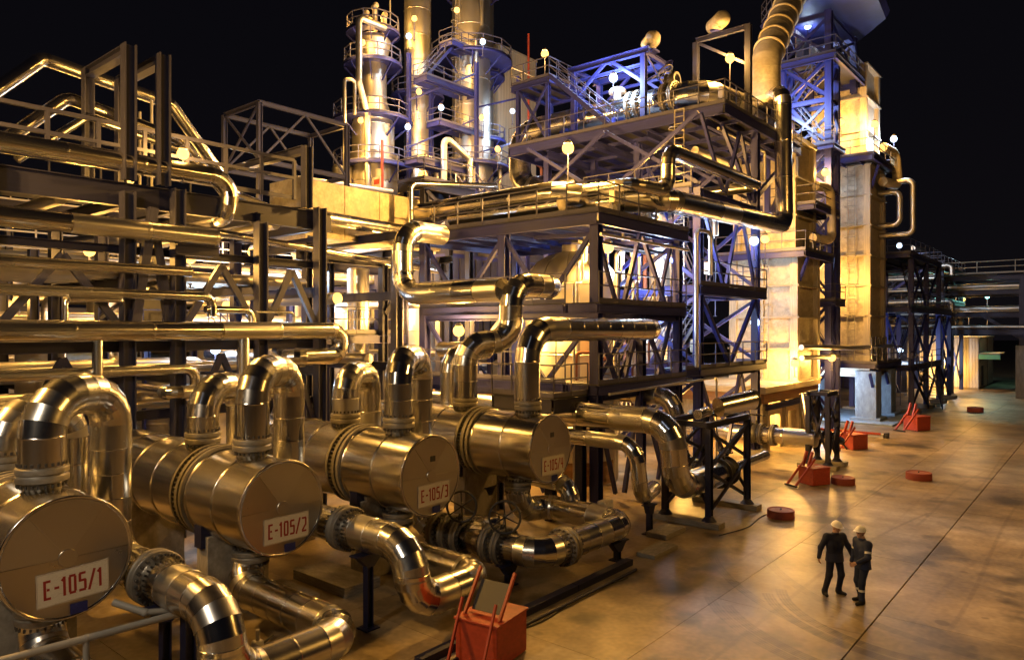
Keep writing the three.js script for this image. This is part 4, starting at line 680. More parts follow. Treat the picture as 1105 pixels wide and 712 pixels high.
{
  const X = [49.4, 51.0], Z = [-17.4, -14.4], XT = 55.2, top = 27.4;
  const g = thing('steel_furnace_tower', 'slender blue lattice tower with enclosed top beside the furnaces', 'steel structure', V(X[0], 0, Z[1]));
  for (const x of X) for (const z of Z) col(g, x, z, 0, x === X[0] ? top : 24.2, 0.42);
  for (const z of Z) col(g, XT, z, 23.4, top, 0.42);
  const ys = [0.4, 4.6, 8.4, 12.2, 15.6, 18.6, 21.6, 24.4, 27.2];
  for (let k = 0; k + 1 < ys.length; k++) {
    const a = ys[k], b = ys[k + 1], xr = k < 7 ? X[1] : XT;
    for (const z of Z) { beam(g, V(X[0], b, z), V(xr, b, z), 0.2, 0.3); brace(g, V(X[0], a + 0.2, z), V(xr, b - 0.2, z), 0.16); if (k % 2) brace(g, V(xr, a + 0.2, z + 0.05), V(X[0], b - 0.2, z + 0.05), 0.16); }
    for (const x of [X[0], xr]) { beam(g, V(x, b + 0.003, Z[0]), V(x, b + 0.003, Z[1]), 0.2, 0.3); brace(g, V(x, a + 0.2, Z[0]), V(x, b - 0.2, Z[1]), 0.18); brace(g, V(x - 0.05, b - 0.2, Z[0]), V(x - 0.05, a + 0.2, Z[1]), 0.18); }
    if (k > 0 && k < 7) stairs(g, V(50.2, a, k % 2 ? -14.9 : -17), V(50.2, b, k % 2 ? -17 : -14.9), 0.8);
  }
  deck(g, X[0] - 0.6, XT + 0.6, Z[0] - 1.0, Z[1] + 0.6, 24.4, { sides: 'fl', edge: 0.4 });
  deck(g, X[0] - 0.5, X[1] + 0.3, Z[0] - 0.6, Z[1] + 0.5, 18.6, { sides: 'l', edge: 0.3 }); deck(g, X[0] - 0.4, X[1] + 0.3, Z[0] - 0.3, Z[1] + 0.5, 8.4, { sides: 'lf', edge: 0.3 });
  // wide top platform, eight-sided
  const oct = memo('oct', () => new THREE.CylinderGeometry(1, 0.94, 1, 8)); const o = mesh(g, 'top_platform', oct, M.steel, local(g, V(52.6, 28.0, -15.7))); o.scale.set(5.6, 0.5, 4.2); o.rotation.y = Math.PI / 8;
  for (let k = 0; k < 8; k++) { const a = k * Math.PI / 4 + Math.PI / 8, b = a + Math.PI / 4; const P = t => V(52.6 + 5.2 * Math.cos(t), 28.3, -15.7 + 3.9 * Math.sin(t)); railing(g, [P(a), P(b)], 1.2, 1.2); }
  // pale cabin with windows under the roof
  const cab = new THREE.Group(); cab.name = 'cabin'; g.add(cab);
  mesh(cab, 'cabin_wall', boxG(5.0, 3.2, 3.6), M.white, local(g, V(52.8, 29.9, -15.7)));
  for (let k = 0; k < 3; k++) mesh(cab, 'window', boxG(1.2, 1.5, 0.06), M.black, local(g, V(51.2 + k * 1.6, 30.0, -13.88)));
  for (let k = 0; k < 4; k++) mesh(g, 'wind_panel', boxG(1.3, 2.0, 0.06), M.white, local(g, V(50.3 + k * 1.4, 25.8, -16.6)));
  mesh(g, 'fan_drum', unitCyl(0.9, 24), M.cream, local(g, V(54.6, 24.5, -16))).scale.y = 1.8;
}
// stair structure right of the furnaces
{
  const g = thing('stair_tower', 'dark blue open stair tower right of the taller furnace', 'stair tower', V(62.8, 0, -12.2));
  const X = [62.8, 68.5, 74, 79.3], Z = [-16.5, -12.2];
  for (const x of X) for (const z of Z) { col(g, x, z, 0, x < 75 ? 12.0 : 8, 0.36, M.steel); mesh(g, 'footing', rbox(1.2, 0.3, 1.2, 0.03), M.concrete, local(g, V(x, 0.148, z))); }
  deck(g, 61.4, 74.3, -16.8, -12, 3.7, { sides: 'fl', edge: 0.3, step: 2 }); deck(g, 61.6, 79.6, -16.8, -12, 8.3, { sides: 'fr', edge: 0.4, step: 2 }); deck(g, 61.6, 74.3, -16.8, -12, 12.4, { sides: 'flr', edge: 0.3, step: 1.8 });
  stairs(g, V(68.0, 0, -11.4), V(63.2, 3.7, -11.4), 1.0); stairs(g, V(63.4, 3.7, -12.8), V(69.4, 8.3, -12.8), 1.0); stairs(g, V(72.6, 8.3, -13.4), V(67, 12.4, -13.4), 1.0);
  for (const [a, b] of [[0.3, 3.3], [3.9, 7.8], [8.5, 12]]) for (const z of Z) for (let k = 0; k < 3; k++) if (k < 2 || b < 9) { brace(g, V(X[k], a, z), V(X[k + 1], b, z), 0.18, M.steel); if (k !== 1) brace(g, V(X[k + 1], a, z + 0.06), V(X[k], b, z + 0.06), 0.18, M.steel); }
}
// far pipe rack and cabin at the end of the yard
{
  const g = thing('pipe_rack', 'grey pipe rack crossing the end of the yard', 'pipe rack', V(84, 0, -14));
  const xs = [84, 90];
  for (const x of xs) for (const z of [-26, -17, -6.8, 4]) { if (x === 84 && z === -6.8) mesh(g, 'concrete_base', boxG(1.3, 5.0, 1.1), M.concrete, local(g, V(x, 2.5, z))); col(g, x, z, z > -8 ? 5 : 0, 11.6, 0.6, M.steelGrey); }
  for (const y of [8.0, 10.2, 11.6]) { for (const x of xs) beam(g, V(x, y, -27), V(x, y, 6), 0.3, 0.45, M.steelGrey); for (const z of [-26, -17, -6.8, 4]) beam(g, V(84, y + 0.3, z), V(90, y + 0.3, z), 0.24, 0.36, M.steelGrey); }
  for (const z of [-17, -6.8]) { brace(g, V(84, 5.6, z), V(84, 8, z - 3.4), 0.3, M.steelGrey); brace(g, V(84, 5.6, z), V(84, 8, z + 3.4), 0.3, M.steelGrey); }
  beam(g, V(82, 6.3, -14), V(82, 6.3, 8), 0.3, 0.5, M.steelGrey);
  railing(g, [V(83.7, 12, -26), V(83.7, 12, 5)], 1.2, 3, M.railPale, 0.07);
}
for (const [y, x, r, l] of [[8.6, 85, 0.3, 'lowest lit pipe on the rack crossing the far yard'], [8.6, 86.2, 0.22, 'thin pipe beside the lowest on the far yard rack'], [10.8, 85, 0.28, 'upper pipe lit along the far yard rack'], [10.8, 86.5, 0.35, 'thick upper pipe on the far yard rack'], [6.8, 82, 0.16, 'thin pipe under the far yard rack beam']]) far(l, [V(x, y, -27), V(x, y, 7)], r, { seg: 12, sheet: 6, group: 'pipes on the far yard rack' });
far('zigzag pipe climbing to the far yard rack beside the stair tower', [V(78, 14.4, -15), V(80.5, 14.4, -14.6), V(84.6, 11.8, -13.8), V(84.6, 11.8, -9)], 0.22, { R: 0.5, seg: 12, sheet: 4 });
far('second zigzag pipe just below the first by the stair tower', [V(78, 13.2, -16), V(80.5, 13.2, -15.6), V(85.6, 10.9, -14.8), V(85.6, 10.9, -9)], 0.22, { R: 0.5, seg: 12, sheet: 4 });
{
  const g = thing('site_cabin', 'white corrugated cabin at the far end of the yard', 'cabin', V(93.5, 0, -11.6));
  const X0c = 0, Lx = 12, Lz = 6.2, h = 5.4;
  mesh(g, 'core', boxG(Lx - 0.1, h, Lz - 0.1), M.white, V(Lx / 2, h / 2 + 0.15, -Lz / 2));
  for (let k = 0; k < 22; k++) mesh(g, 'wall_panel', boxG(0.12, h, 0.24), M.white, V(0.02, h / 2 + 0.15, -Lz * (k + 0.5) / 22));
  for (let k = 0; k < 30; k++) mesh(g, 'wall_panel', boxG(0.34, h, 0.12), M.white, V(Lx * (k + 0.5) / 30, h / 2 + 0.15, -0.02));
  mesh(g, 'roof', boxG(Lx + 0.3, 0.2, Lz + 0.3), M.panelRib, V(Lx / 2, h + 0.26, -Lz / 2)); mesh(g, 'plinth', boxG(Lx + 0.05, 0.3, Lz + 0.05), M.concrete, V(Lx / 2, 0.15, -Lz / 2));
  mesh(g, 'canopy', boxG(4.2, 0.18, 2.0), M.cream, V(2.2, 3.9, 1.0)); mesh(g, 'canopy_fascia', boxG(0.12, 0.5, 2.0), std(C(0.1, 0.4, 0.36), 0.6), V(0.05, 3.56, 1.0));
  mesh(g, 'door', boxG(1.1, 2.2, 0.08), M.steelGrey, V(2.4, 1.4, 0.09));
}
{ const p = V(90.5, 0, -18); const g = thing('site_cabin', 'second pale cabin half hidden behind the stair tower', 'cabin', p); mesh(g, 'core', boxG(6, 5.0, 5), M.white, V(3, 2.5, -2.5)); for (let k = 0; k < 16; k++) mesh(g, 'wall_panel', boxG(0.12, 5, 0.26), M.white, V(0, 2.5, -5 * (k + 0.5) / 16)); mesh(g, 'roof', boxG(6.2, 0.2, 5.2), M.panelRib, V(3, 5.1, -2.5)); }
for (const [x, z, y, w, h, l] of [[88, -24, 0, 5, 7, 'dark blue module behind the far stair tower'], [80, -26, 0, 4, 9, 'pale boxy module seen through the stair tower']]) { const g = thing('process_module', l, 'module', V(x, y, z)); mesh(g, 'box', rbox(w, h, w, 0.05), l[0] === 'd' ? M.steel : M.panel, V(0, h / 2, 0)); for (let k = 0; k < 4; k++) mesh(g, 'rib', boxG(0.15, h, 0.15), M.steelGrey, V(-w / 2 - 0.08, h / 2, -w / 2 + w * (k + 0.5) / 4)); railing(g, [V(x - w / 2, y + h, z + w / 2), V(x + w / 2, y + h, z + w / 2)], 1.1, 1.2, M.rail); }
// far lattice module between the stair tower and the yard rack
{
  const g = thing('lattice_module', 'crowded far lattice module of beams, rails and pipes', 'steel structure', V(80.5, 0, -13));
  const X = [80.5, 86, 92], Z = [-24, -18.5, -13];
  for (const x of X) for (const z of Z) col(g, x, z, 0, 13.2, 0.36, M.steelGrey);
  for (const y of [6.4, 9.4, 12.6]) { deck(g, X[0] - 0.3, X[2] + 0.3, Z[0], Z[2] + 0.3, y, { sides: 'fl', edge: 0.34, joist: 2, mat: M.steelGrey, step: 2 }); }
  for (const [a, b] of [[1, 6], [6.6, 9], [9.6, 12.2]]) for (let k = 0; k < 2; k++) { brace(g, V(X[k], a, Z[2]), V(X[k + 1], b, Z[2]), 0.16, M.steelGrey); brace(g, V(X[k + 1], a, Z[2] - 0.1), V(X[k], b, Z[2] - 0.1), 0.16, M.steelGrey); brace(g, V(X[0], a, Z[k]), V(X[0], b, Z[k + 1]), 0.16, M.steelGrey); brace(g, V(X[0] - 0.1, b, Z[k]), V(X[0] - 0.1, a, Z[k + 1]), 0.16, M.steelGrey); }
  stairs(g, V(80.2, 6.4, -14.6), V(80.2, 9.4, -18.4), 1); stairs(g, V(80.2, 9.4, -18.6), V(80.2, 12.6, -14.2), 1);
  for (let k = 0; k < 5; k++) bar(g, 'hanging_tray', V(79.9, 7 + k * 1.2, -23.5), V(79.9, 7 + k * 1.2, -13), unitBox(0.1, 0.4), M.railPale);
}
['lowest', 'second', 'third', 'fourth', 'fifth', 'highest'].forEach((w, k) => far(`${w} level pipe on the face of the far lattice module`, [V(79.6, 6.9 + k * 1.15, -24), V(79.6, 6.9 + k * 1.15, -14 + (k % 3)), V(79.6, 6.0 + k * 1.15, -14 + (k % 3))], 0.14 + 0.05 * (k % 3), { seg: 12, R: 0.35, sheet: 5, group: 'pipes on the far lattice module' }));
for (const [z, r, l] of [[-22.5, 0.7, 'fat upright drum deep in the far lattice module'], [-19.5, 0.5, 'slim upright drum in the far lattice module'], [-15.8, 0.6, 'upright drum at the front of the far lattice module']]) { const g = thing('upright_drum', l, 'drum', V(82.5, 6.45, z)); for (let k = 0; k < 2; k++) { const m = mesh(g, 'cladding_ring', sheetG(18), cladsFar[k], V(0, k * 1.2, 0)); m.scale.set(r, 1.2, r); } const d = mesh(g, 'dome', memo('hs', () => 0), cladsFar[2], V(0, 2.4, 0)); d.scale.set(r, r * 0.5, r); }
// ================================================================ LEFT PIPE RACK
const RZ = -22.5;
{
  const g = thing('pipe_rack', 'tall dark steel pipe rack filling the side behind the exchangers', 'pipe rack', V(10.5, 0, RZ));
  const S = M.steelDark, Gy = M.steelGrey;
  const cols = [[2.2, 11.0], [5.6, 11.0], [9.05, 10.6], [10.55, 10.9], [13.4, 10.2], [15.8, 11.0], [19.5, 9.6]];
  for (const [x, y] of cols) { col(g, x, RZ, 0, y, 0.36, Gy); col(g, x, RZ - 6, 0, y, 0.36, S); beam(g, V(x, 10.35, RZ), V(x, 10.35, RZ - 6), 0.24, 0.36, S); beam(g, V(x, 7.9, RZ), V(x, 7.9, RZ - 6), 0.24, 0.36, S); beam(g, V(x, 5.0, RZ), V(x, 5.0, RZ - 6), 0.24, 0.36, S); }
  // long girders
  for (const [y, h] of [[10.55, 0.7], [6.02, 0.36], [8.9, 0.24]]) for (const z of [RZ - 0.3, RZ - 6.25]) beam(g, V(0, y, z), V(y > 10 ? 16.5 : 15.9, y, z), 0.26, h, S, 'girder');
  beam(g, V(0, 3.9, RZ - 0.3), V(16, 3.9, RZ - 0.3), 0.2, 0.3, S, 'girder');
  // walkway plate under the top pipes
  mesh(g, 'walkway', boxG(16.4, 0.06, 4.6), M.grating, local(g, V(8.2, 10.95, RZ - 3.2)));
  railing(g, [V(0.5, 11.3, RZ - 0.75), V(15.2, 11.3, RZ - 0.75)], 1.45, 1.35, Gy, 0.11);
  railing(g, [V(0.5, 11.0, RZ - 5.4), V(15.2, 11.0, RZ - 5.4)], 1.3, 1.6, Gy, 0.06);
  // A-frame and corbels
  brace(g, V(9.75, 10.2, RZ + 0.1), V(9.15, 6.3, RZ + 0.1), 0.26, Gy); brace(g, V(9.75, 10.2, RZ - 0.1), V(10.4, 6.3, RZ - 0.1), 0.26, Gy);
  beam(g, V(10.3, 8.98, RZ + 0.35), V(11.7, 8.98, RZ + 0.35), 0.3, 0.34, S, 'corbel'); beam(g, V(10.3, 7.55, RZ + 0.35), V(11.2, 7.55, RZ + 0.35), 0.3, 0.26, S, 'corbel');
  for (const [a, b] of [[5.6, 9.05], [10.55, 13.4], [13.4, 15.8], [2.2, 5.6]]) { brace(g, V(a, 6.3, RZ), V((a + b) / 2, 8.6, RZ), 0.2, Gy); brace(g, V(b, 6.3, RZ), V((a + b) / 2, 8.6, RZ), 0.2, Gy); brace(g, V(a, 2.4, RZ), V((a + b) / 2, 5.7, RZ), 0.18, S); brace(g, V(b, 2.4, RZ), V((a + b) / 2, 5.7, RZ), 0.18, S); }
  // portal frames above the rack
  for (const x of [9.0, 10.0]) { col(g, x, RZ + 0.2, 10.9, 14.9, 0.34, Gy, 'portal_post'); col(g, x, RZ - 2.9, 10.9, 14.9, 0.3, Gy, 'portal_post'); beam(g, V(x, 14.75, RZ + 0.03), V(x, 14.75, RZ - 2.75), 0.3, 0.3, Gy, 'portal_beam'); }
  col(g, 15.1, RZ + 0.2, 10.9, 13.1, 0.3, Gy, 'portal_post'); beam(g, V(15.1, 13.0, RZ + 0.05), V(15.1, 13.0, RZ - 4), 0.26, 0.28, Gy, 'portal_beam');
  for (const x of [3.5, 10.9, 11.3]) bar(g, 'mast', V(x, 11, RZ - 3.6), V(x, x > 11 ? 14.6 : 14.1, RZ - 3.6), unitCyl(0.05, 6), M.railPale);
}
// named front pipes
{
  const o = { seg: 24, sheet: 2.2, n: 5, mats: clads, group: 'pipes along the front of the rack' };
  far('highest big pipe of the rack, bending down and back at its end', [V(-1, 11.38, RZ), V(12.25, 11.5, RZ), V(12.25, 10.25, RZ), V(12.25, 10.25, RZ - 7)], 0.29, { ...o, R: 0.62 });
  far('second big pipe of the rack ending at the grey column', [V(-1, 9.45, RZ + 0.55), V(11.5, 9.42, RZ + 0.55)], 0.28, o);
  far('thin pipe third from the top on the rack', [V(-1, 8.25, RZ + 0.5), V(10.7, 8.3, RZ + 0.5)], 0.16, o);
  far('thin rack pipe that hooks down beside the grey column', [V(-1, 7.55, RZ + 0.5), V(11.4, 7.55, RZ + 0.5), V(11.4, 6.95, RZ + 0.5)], 0.15, { ...o, R: 0.3 });
  far('long level pipe right above the exchanger loops', [V(-1, 6.47, RZ + 0.6), V(16.25, 6.47, RZ + 0.6), V(16.25, 5.55, RZ + 0.6), V(14.2, 5.55, RZ + 0.6), V(14.2, 5.55, RZ - 5)], 0.3, { ...o, R: 0.42 });
  far('small n-shaped pipe standing on the long level pipe', [V(7.2, 6.75, RZ + 0.6), V(7.2, 7.35, RZ + 0.6), V(8.7, 7.35, RZ + 0.6), V(8.7, 6.9, RZ - 1)], 0.07, { ...o, R: 0.16, seg: 12 });
  far('upright hooked pipe right of the grey column on the rack', [V(11.2, 7.15, RZ + 0.5), V(12.75, 7.15, RZ + 0.5), V(12.75, 6.6, RZ + 0.6)], 0.12, { ...o, R: 0.25, seg: 14 });
  far('thin hooked tube near the second grey column', [V(12.9, 7.1, RZ + 0.6), V(14.3, 7.1, RZ + 0.6), V(14.3, 6.6, RZ + 0.6)], 0.05, { ...o, R: 0.15, seg: 10 });
  far('short upright pipe under the long level pipe beside a loop', [V(12.4, 6.3, RZ + 0.6), V(12.4, 4.6, RZ + 0.6), V(10.0, 4.6, RZ + 0.6), V(10.0, 4.6, RZ - 5)], 0.2, { ...o, R: 0.35, seg: 16 });
  far('upright thin pipe at the first loop under the long pipe', [V(8.0, 6.2, RZ + 0.6), V(8.0, 3.9, RZ + 0.6)], 0.14, { ...o, seg: 14 });
  far('lower rack pipe bending down behind the second exchanger loop', [V(2, 5.3, RZ + 0.4), V(10.9, 5.3, RZ + 0.4), V(10.9, 3, RZ + 0.4)], 0.16, { ...o, R: 0.35, seg: 16 });
  far('pair of bent golden pipes high on the rack, the upper one', [V(-2, 11.2, -27.5), V(5.5, 12.5, -27), V(8.2, 15.4, -27), V(12.4, 14.9, -27), V(15.2, 12.0, -27.5), V(19, 11.2, -28)], 0.22, { ...o, R: 0.4, group: 'raised expansion loops on the rack' });
  far('pair of bent golden pipes high on the rack, the lower one', [V(-1, 11.2, -26.4), V(6.9, 12.3, -26), V(8.6, 14.0, -26), V(12.2, 13.4, -26), V(14.6, 11.4, -26.4), V(18, 11.1, -27)], 0.2, { ...o, R: 0.4, group: 'raised expansion loops on the rack' });
  far('third raised pipe inside the expansion loops', [V(7.0, 11.6, -25.2), V(8.9, 13.3, -25.2), V(12, 12.8, -25.2), V(14, 11.2, -25.4)], 0.12, { ...o, R: 0.3, seg: 14, group: 'raised expansion loops on the rack' });
  far('golden pipe along the cream duct turning away to the rack', [V(10.2, 9.75, -31), V(16.2, 11.05, -24.6), V(22.6, 10.9, -24.4), V(24.5, 10.9, -24.4)], 0.3, { ...o, R: 0.8, group: undefined });
  far('thin long pipe crossing below the cream duct', [V(11, 9.9, RZ - 1), V(23, 9.2, RZ - 1.2)], 0.14, { ...o, seg: 14, group: undefined });
  far('pale pipe rising from the cream duct corner', [V(21.6, 9.9, -24.0), V(21.6, 13.0, -24.0), V(26, 13.4, -22.8)], 0.14, { ...o, R: 0.3, seg: 14, group: undefined });
}
{ // cream box duct
  const g = thing('box_duct', 'long cream box duct on the rack left of the middle platform', 'duct', V(16.9, 10.3, -26.2));
  for (let k = 0; k < 4; k++) { mesh(g, 'duct_panel', rbox(1.86, 2.3, 2.4, 0.02), M.cream, V(0.95 + k * 1.88, 1.15, 0)); }
  for (const x of [0.5, 6.8]) mesh(g, 'bearer', boxG(0.3, 0.3, 2.6), M.steelDark, V(x, -0.16, 0));
  mesh(g, 'end_trim', boxG(0.1, 2.5, 2.6), M.panelRib, V(-0.06, 1.15, 0));
}
{ // steel carrying the duct
  const g = thing('duct_support', 'dark portal carrying the cream duct and golden pipe', 'steel structure', V(16, 0, -24));
  for (const x of [16.4, 20.2, 23.6]) { col(g, x, -24.2, 0, 9.9, 0.3, M.steelDark); col(g, x, -28, 0, 9.9, 0.3, M.steelDark); beam(g, V(x, 9.75, -23.4), V(x, 9.75, -28.4), 0.24, 0.3, M.steelDark); }
  for (const z of [-24.2, -28]) { beam(g, V(15.9, 9.4, z), V(24, 9.4, z), 0.24, 0.4, M.steelDark); beam(g, V(15.9, 6.1, z), V(21.5, 6.1, z), 0.24, 0.34, M.steel); }
  deck(g, 16.3, 21.6, -26, -24.4, 6.35, { sides: 'f', edge: 0.2, joist: 0.8 });
  brace(g, V(20.2, 7.2, -24.1), V(21.8, 9.2, -24.1), 0.2, M.steelDark);
}
// two upright golden pipes below the duct
for (const [x, r, l] of [[18.6, 0.42, 'upright golden pipe with dark bands below the cream duct'], [20.9, 0.5, 'second upright golden pipe below the cream duct, near the lamp']]) far(l, [V(x, 0, -26.8), V(x, 9.3, -26.8)], r, { seg: 22, sheet: 1.8, mats: clads });
// far box frame behind the rack with pipes in it
{
  const g = thing('open_steel_frame', 'open grey box frame against the sky left of the towers', 'steel structure', V(26, 0, -45));
  const X = [25.5, 32.5], Z = [-47.5, -43], t = 21.4, b = 17.6;
  for (const x of X) for (const z of Z) col(g, x, z, 0, t, 0.3, M.steelGrey);
  for (const y of [t, b]) { for (const z of Z) beam(g, V(X[0], y, z), V(X[1], y, z), 0.2, 0.3, M.steelGrey); for (const x of X) beam(g, V(x, y, Z[0]), V(x, y, Z[1]), 0.2, 0.3, M.steelGrey); }
  for (const z of Z) { brace(g, V(X[0], b, z), V(29, t, z), 0.14, M.steelGrey); brace(g, V(29, t, z), V(X[1], b, z), 0.14, M.steelGrey); }
  brace(g, V(X[0], b, Z[0]), V(X[0], t, Z[1]), 0.14, M.steelGrey); brace(g, V(X[0], b, Z[1]), V(X[0], t, Z[0]), 0.14, M.steelGrey);
}
// rows of pipes deeper in the racks
{
  const g2 = (label, z, x0, x1, ys) => {
    const g = thing('pipe_rack', label, 'pipe rack', V(x0, 0, z));
    for (let x = x0; x <= x1; x += 6) { col(g, x, z, 0, ys.at(-1) + 0.4, 0.34, M.steelDark); col(g, x, z - 4, 0, ys.at(-1) + 0.4, 0.34, M.steelDark); for (const y of ys) beam(g, V(x, y - 0.3, z + 0.5), V(x, y - 0.3, z - 4.5), 0.2, 0.3, M.steelDark); brace(g, V(x, 0.6, z), V(x + 3, ys[0] - 0.4, z), 0.16, M.steel); brace(g, V(x + 6, 0.6, z), V(x + 3.1, ys[0] - 0.4, z), 0.16, M.steel); }
    for (const y of ys) beam(g, V(x0, y - 0.6, z), V(x1, y - 0.6, z), 0.2, 0.3, M.steelDark, 'girder');
    railing(g, [V(x0, ys.at(-1) + 0.4, z + 0.3), V(x1, ys.at(-1) + 0.4, z + 0.3)], 1.2, 2, M.railPale, 0.06);
  };
  g2('middle pipe rack seen between the columns of the near one', -34, -2, 40, [4.4, 6.9, 9.4]);
  g2('farthest pipe rack glowing behind the others', -52, -4, 50, [5, 8.4, 11.6, 14]);
  let k = 0;
  for (const [z, x0, x1, ys] of [[-23.2, 1, 15.5, [4.2, 5.25, 8.15]], [-34, -2, 40, [4.4, 6.9, 9.4]], [-52, -4, 50, [5, 8.4, 11.6, 14]]]) for (const y of ys) for (let j = 0; j < 5; j++) {
    const r = z > -24 ? rr(0.08, 0.2) : rr(0.1, 0.3), zz = z - 0.4 - j * 0.95 + (z > -24 ? 0.5 : 0), cut = rnd(), a = x0 + (cut < 0.3 ? rr(0, 6) : 0), b = x1 - (cut > 0.55 ? rr(0, 8) : 0), yy = y - 0.12 + r;
    const pts = [V(a, yy, zz), V(b, yy, zz)]; if (cut > 0.55) pts.push(V(b, yy + (j % 2 ? 1.2 : -1.3), zz));
    far(`${['front', 'second', 'third', 'fourth', 'rearmost'][j]} pipe on the ${ys.length > 3 ? ['lowest', 'second', 'third', 'top'][ys.indexOf(y)] : ['lowest', 'middle', 'top'][ys.indexOf(y)]} shelf of the ${z > -24 ? 'near' : z > -40 ? 'middle' : 'farthest'} rack`, pts, r, { group: z > -24 ? 'pipes inside the near rack' : z > -40 ? 'pipes on the middle rack' : 'pipes on the farthest rack', sheet: 5, R: r * 2, mats: cladsFar });
  }
  // cross pipes running back
  for (let i = 0; i < 12; i++) { const x = 1 + i * 2.3 + rr(-0.5, 0.5), y = [9.95, 7.35, 4.9][i % 3] + 0.4; far(`${['first', 'second', 'third', 'fourth', 'fifth', 'sixth', 'seventh', 'eighth', 'ninth', 'tenth', 'eleventh', 'twelfth'][i]} pipe from the picture edge running back across the near rack`, [V(x, y, -23.6), V(x, y, -33.5), V(x, y + (i % 2 ? 1.6 : -1.8), -33.5)], rr(0.1, 0.24), { R: 0.5, group: 'pipes crossing back from the near rack', sheet: 4 }); }
}
// equipment between the racks
const eq = [['small_drum', -29.6, 5, 0, 4.6, 0.8], ['small_drum', -30.5, 9, 0, 6.2, 0.6], ['small_drum', -30, 13.5, 0, 5, 1.0], ['small_drum', -41, 6, 0, 8.5, 0.9], ['small_drum', -42, 10.5, 0, 7.5, 1.2], ['small_drum', -43, 16, 0, 9.5, 0.8], ['small_drum', -42, 22, 0, 8, 1.3], ['small_drum', -41.5, 27, 0, 9, 0.9], ['small_drum', -32, 24, 0, 7.5, 0.9], ['small_drum', -31.5, 29, 0, 8.5, 1.1], ['small_drum', -44, 34, 0, 10, 1.2], ['small_drum', -60, 3, 0, 13, 1.2], ['small_drum', -61, 9, 0, 15, 1], ['small_drum', -60, 16, 0, 12, 1.4], ['small_drum', -62, 24, 0, 14, 1.1], ['small_drum', -61, 31, 0, 13, 1.5]];
const ORD = ['first', 'second', 'third', 'fourth', 'fifth', 'sixth', 'seventh'], cnt = {};
eq.sort((a, b) => a[2] - b[2]); eq.forEach(([nm, z, x, y0, h, r]) => {
  const row = z > -33 ? 'between the near and middle racks' : z > -50 ? 'between the middle and farthest racks' : 'behind the farthest rack', nth = ORD[cnt[row] = (cnt[row] ?? -1) + 1];
  const g = thing('upright_drum', `${nth} upright silver drum from the picture edge ${row}`, 'drum', V(x, y0, z), z > -33 ? 'drums behind the near rack' : z > -50 ? 'drums behind the middle rack' : 'drums behind the farthest rack');
  const n = Math.round(h / 2.2); for (let k = 0; k < n; k++) { const m = mesh(g, 'cladding_ring', sheetG(20), cladsFar[k % 4], V(0, 0.6 + (h - 0.6) * k / n, 0)); m.scale.set(r, (h - 0.6) / n, r); }
  const d = mesh(g, 'dome', memo('hs', () => 0), cladsFar[2], V(0, h, 0)); d.scale.set(r, r * 0.55, r);
  mesh(g, 'skirt', unitCyl(0.9, 16), M.concrete).scale.set(r, 0.62, r);
  mesh(g, 'nozzle', unitCyl(0.12, 10), M.flange, V(0, h * 0.6, r * 0.9)).rotation.x = 1.57;
});
for (const [x, z, w, h, d, l, m] of [[20, -36.5, 6, 4.2, 3, 'low cream equipment house beside the golden vessels', M.cream], [12.5, -36.5, 4, 5.6, 3, 'bluish equipment house behind the stair on the rack', M.blueConcrete], [2, -37, 6, 4, 3, 'pale equipment house deep behind the rack', M.cream], [30, -36, 5, 3.4, 3, 'rust-brown equipment house behind the vessels', M.rust], [35, -58, 8, 9, 4, 'tall cream equipment house behind the farthest rack', M.cream]]) {
  const g = thing('equipment_house', l, 'equipment house', V(x, 0, z)); mesh(g, 'wall', rbox(w, h, d, 0.03), m, V(0, h / 2, 0)); mesh(g, 'roof', boxG(w + 0.3, 0.16, d + 0.3), M.panelRib, V(0, h + 0.085, 0));
  for (let k = 0; k < 3; k++) mesh(g, 'window', boxG(w * 0.16, h * 0.25, 0.06), M.black, V(-w / 2 + w * (k + 0.5) / 3, h * 0.6, d / 2 + 0.02)); mesh(g, 'door', boxG(0.9, 2, 0.05), M.steelGrey, V(w * 0.02, 1.0, d / 2 + 0.03));
}
{ // blue stair and platform visible right of the grey column
  const g = thing('access_stair', 'blue access stair and platform seen between the rack columns', 'stair', V(15, 0, -30));
  deck(g, 12.4, 15.6, -31.6, -29.4, 6.2, { sides: 'fl', mat: M.steel, edge: 0.3 }); stairs(g, V(19.2, 2.2, -29.9), V(15.6, 6.2, -29.9), 1.0); deck(g, 19.2, 24, -31.6, -29.2, 4.2, { sides: 'fl', mat: M.steel, edge: 0.6 });
  for (const [x, z, h] of [[12.6, -29.6, 6.1], [15.4, -29.6, 6.1], [12.6, -31.4, 6.1], [15.4, -31.4, 6.1], [19.4, -29.4, 4], [23.8, -29.4, 4], [23.8, -31.4, 4]]) col(g, x, z, 0, h - 0.36, 0.24);
  mesh(g, 'side_sheet', boxG(0.06, 3.4, 2.2), M.steelGrey, local(g, V(13.2, 7.6, -30.6)));
}

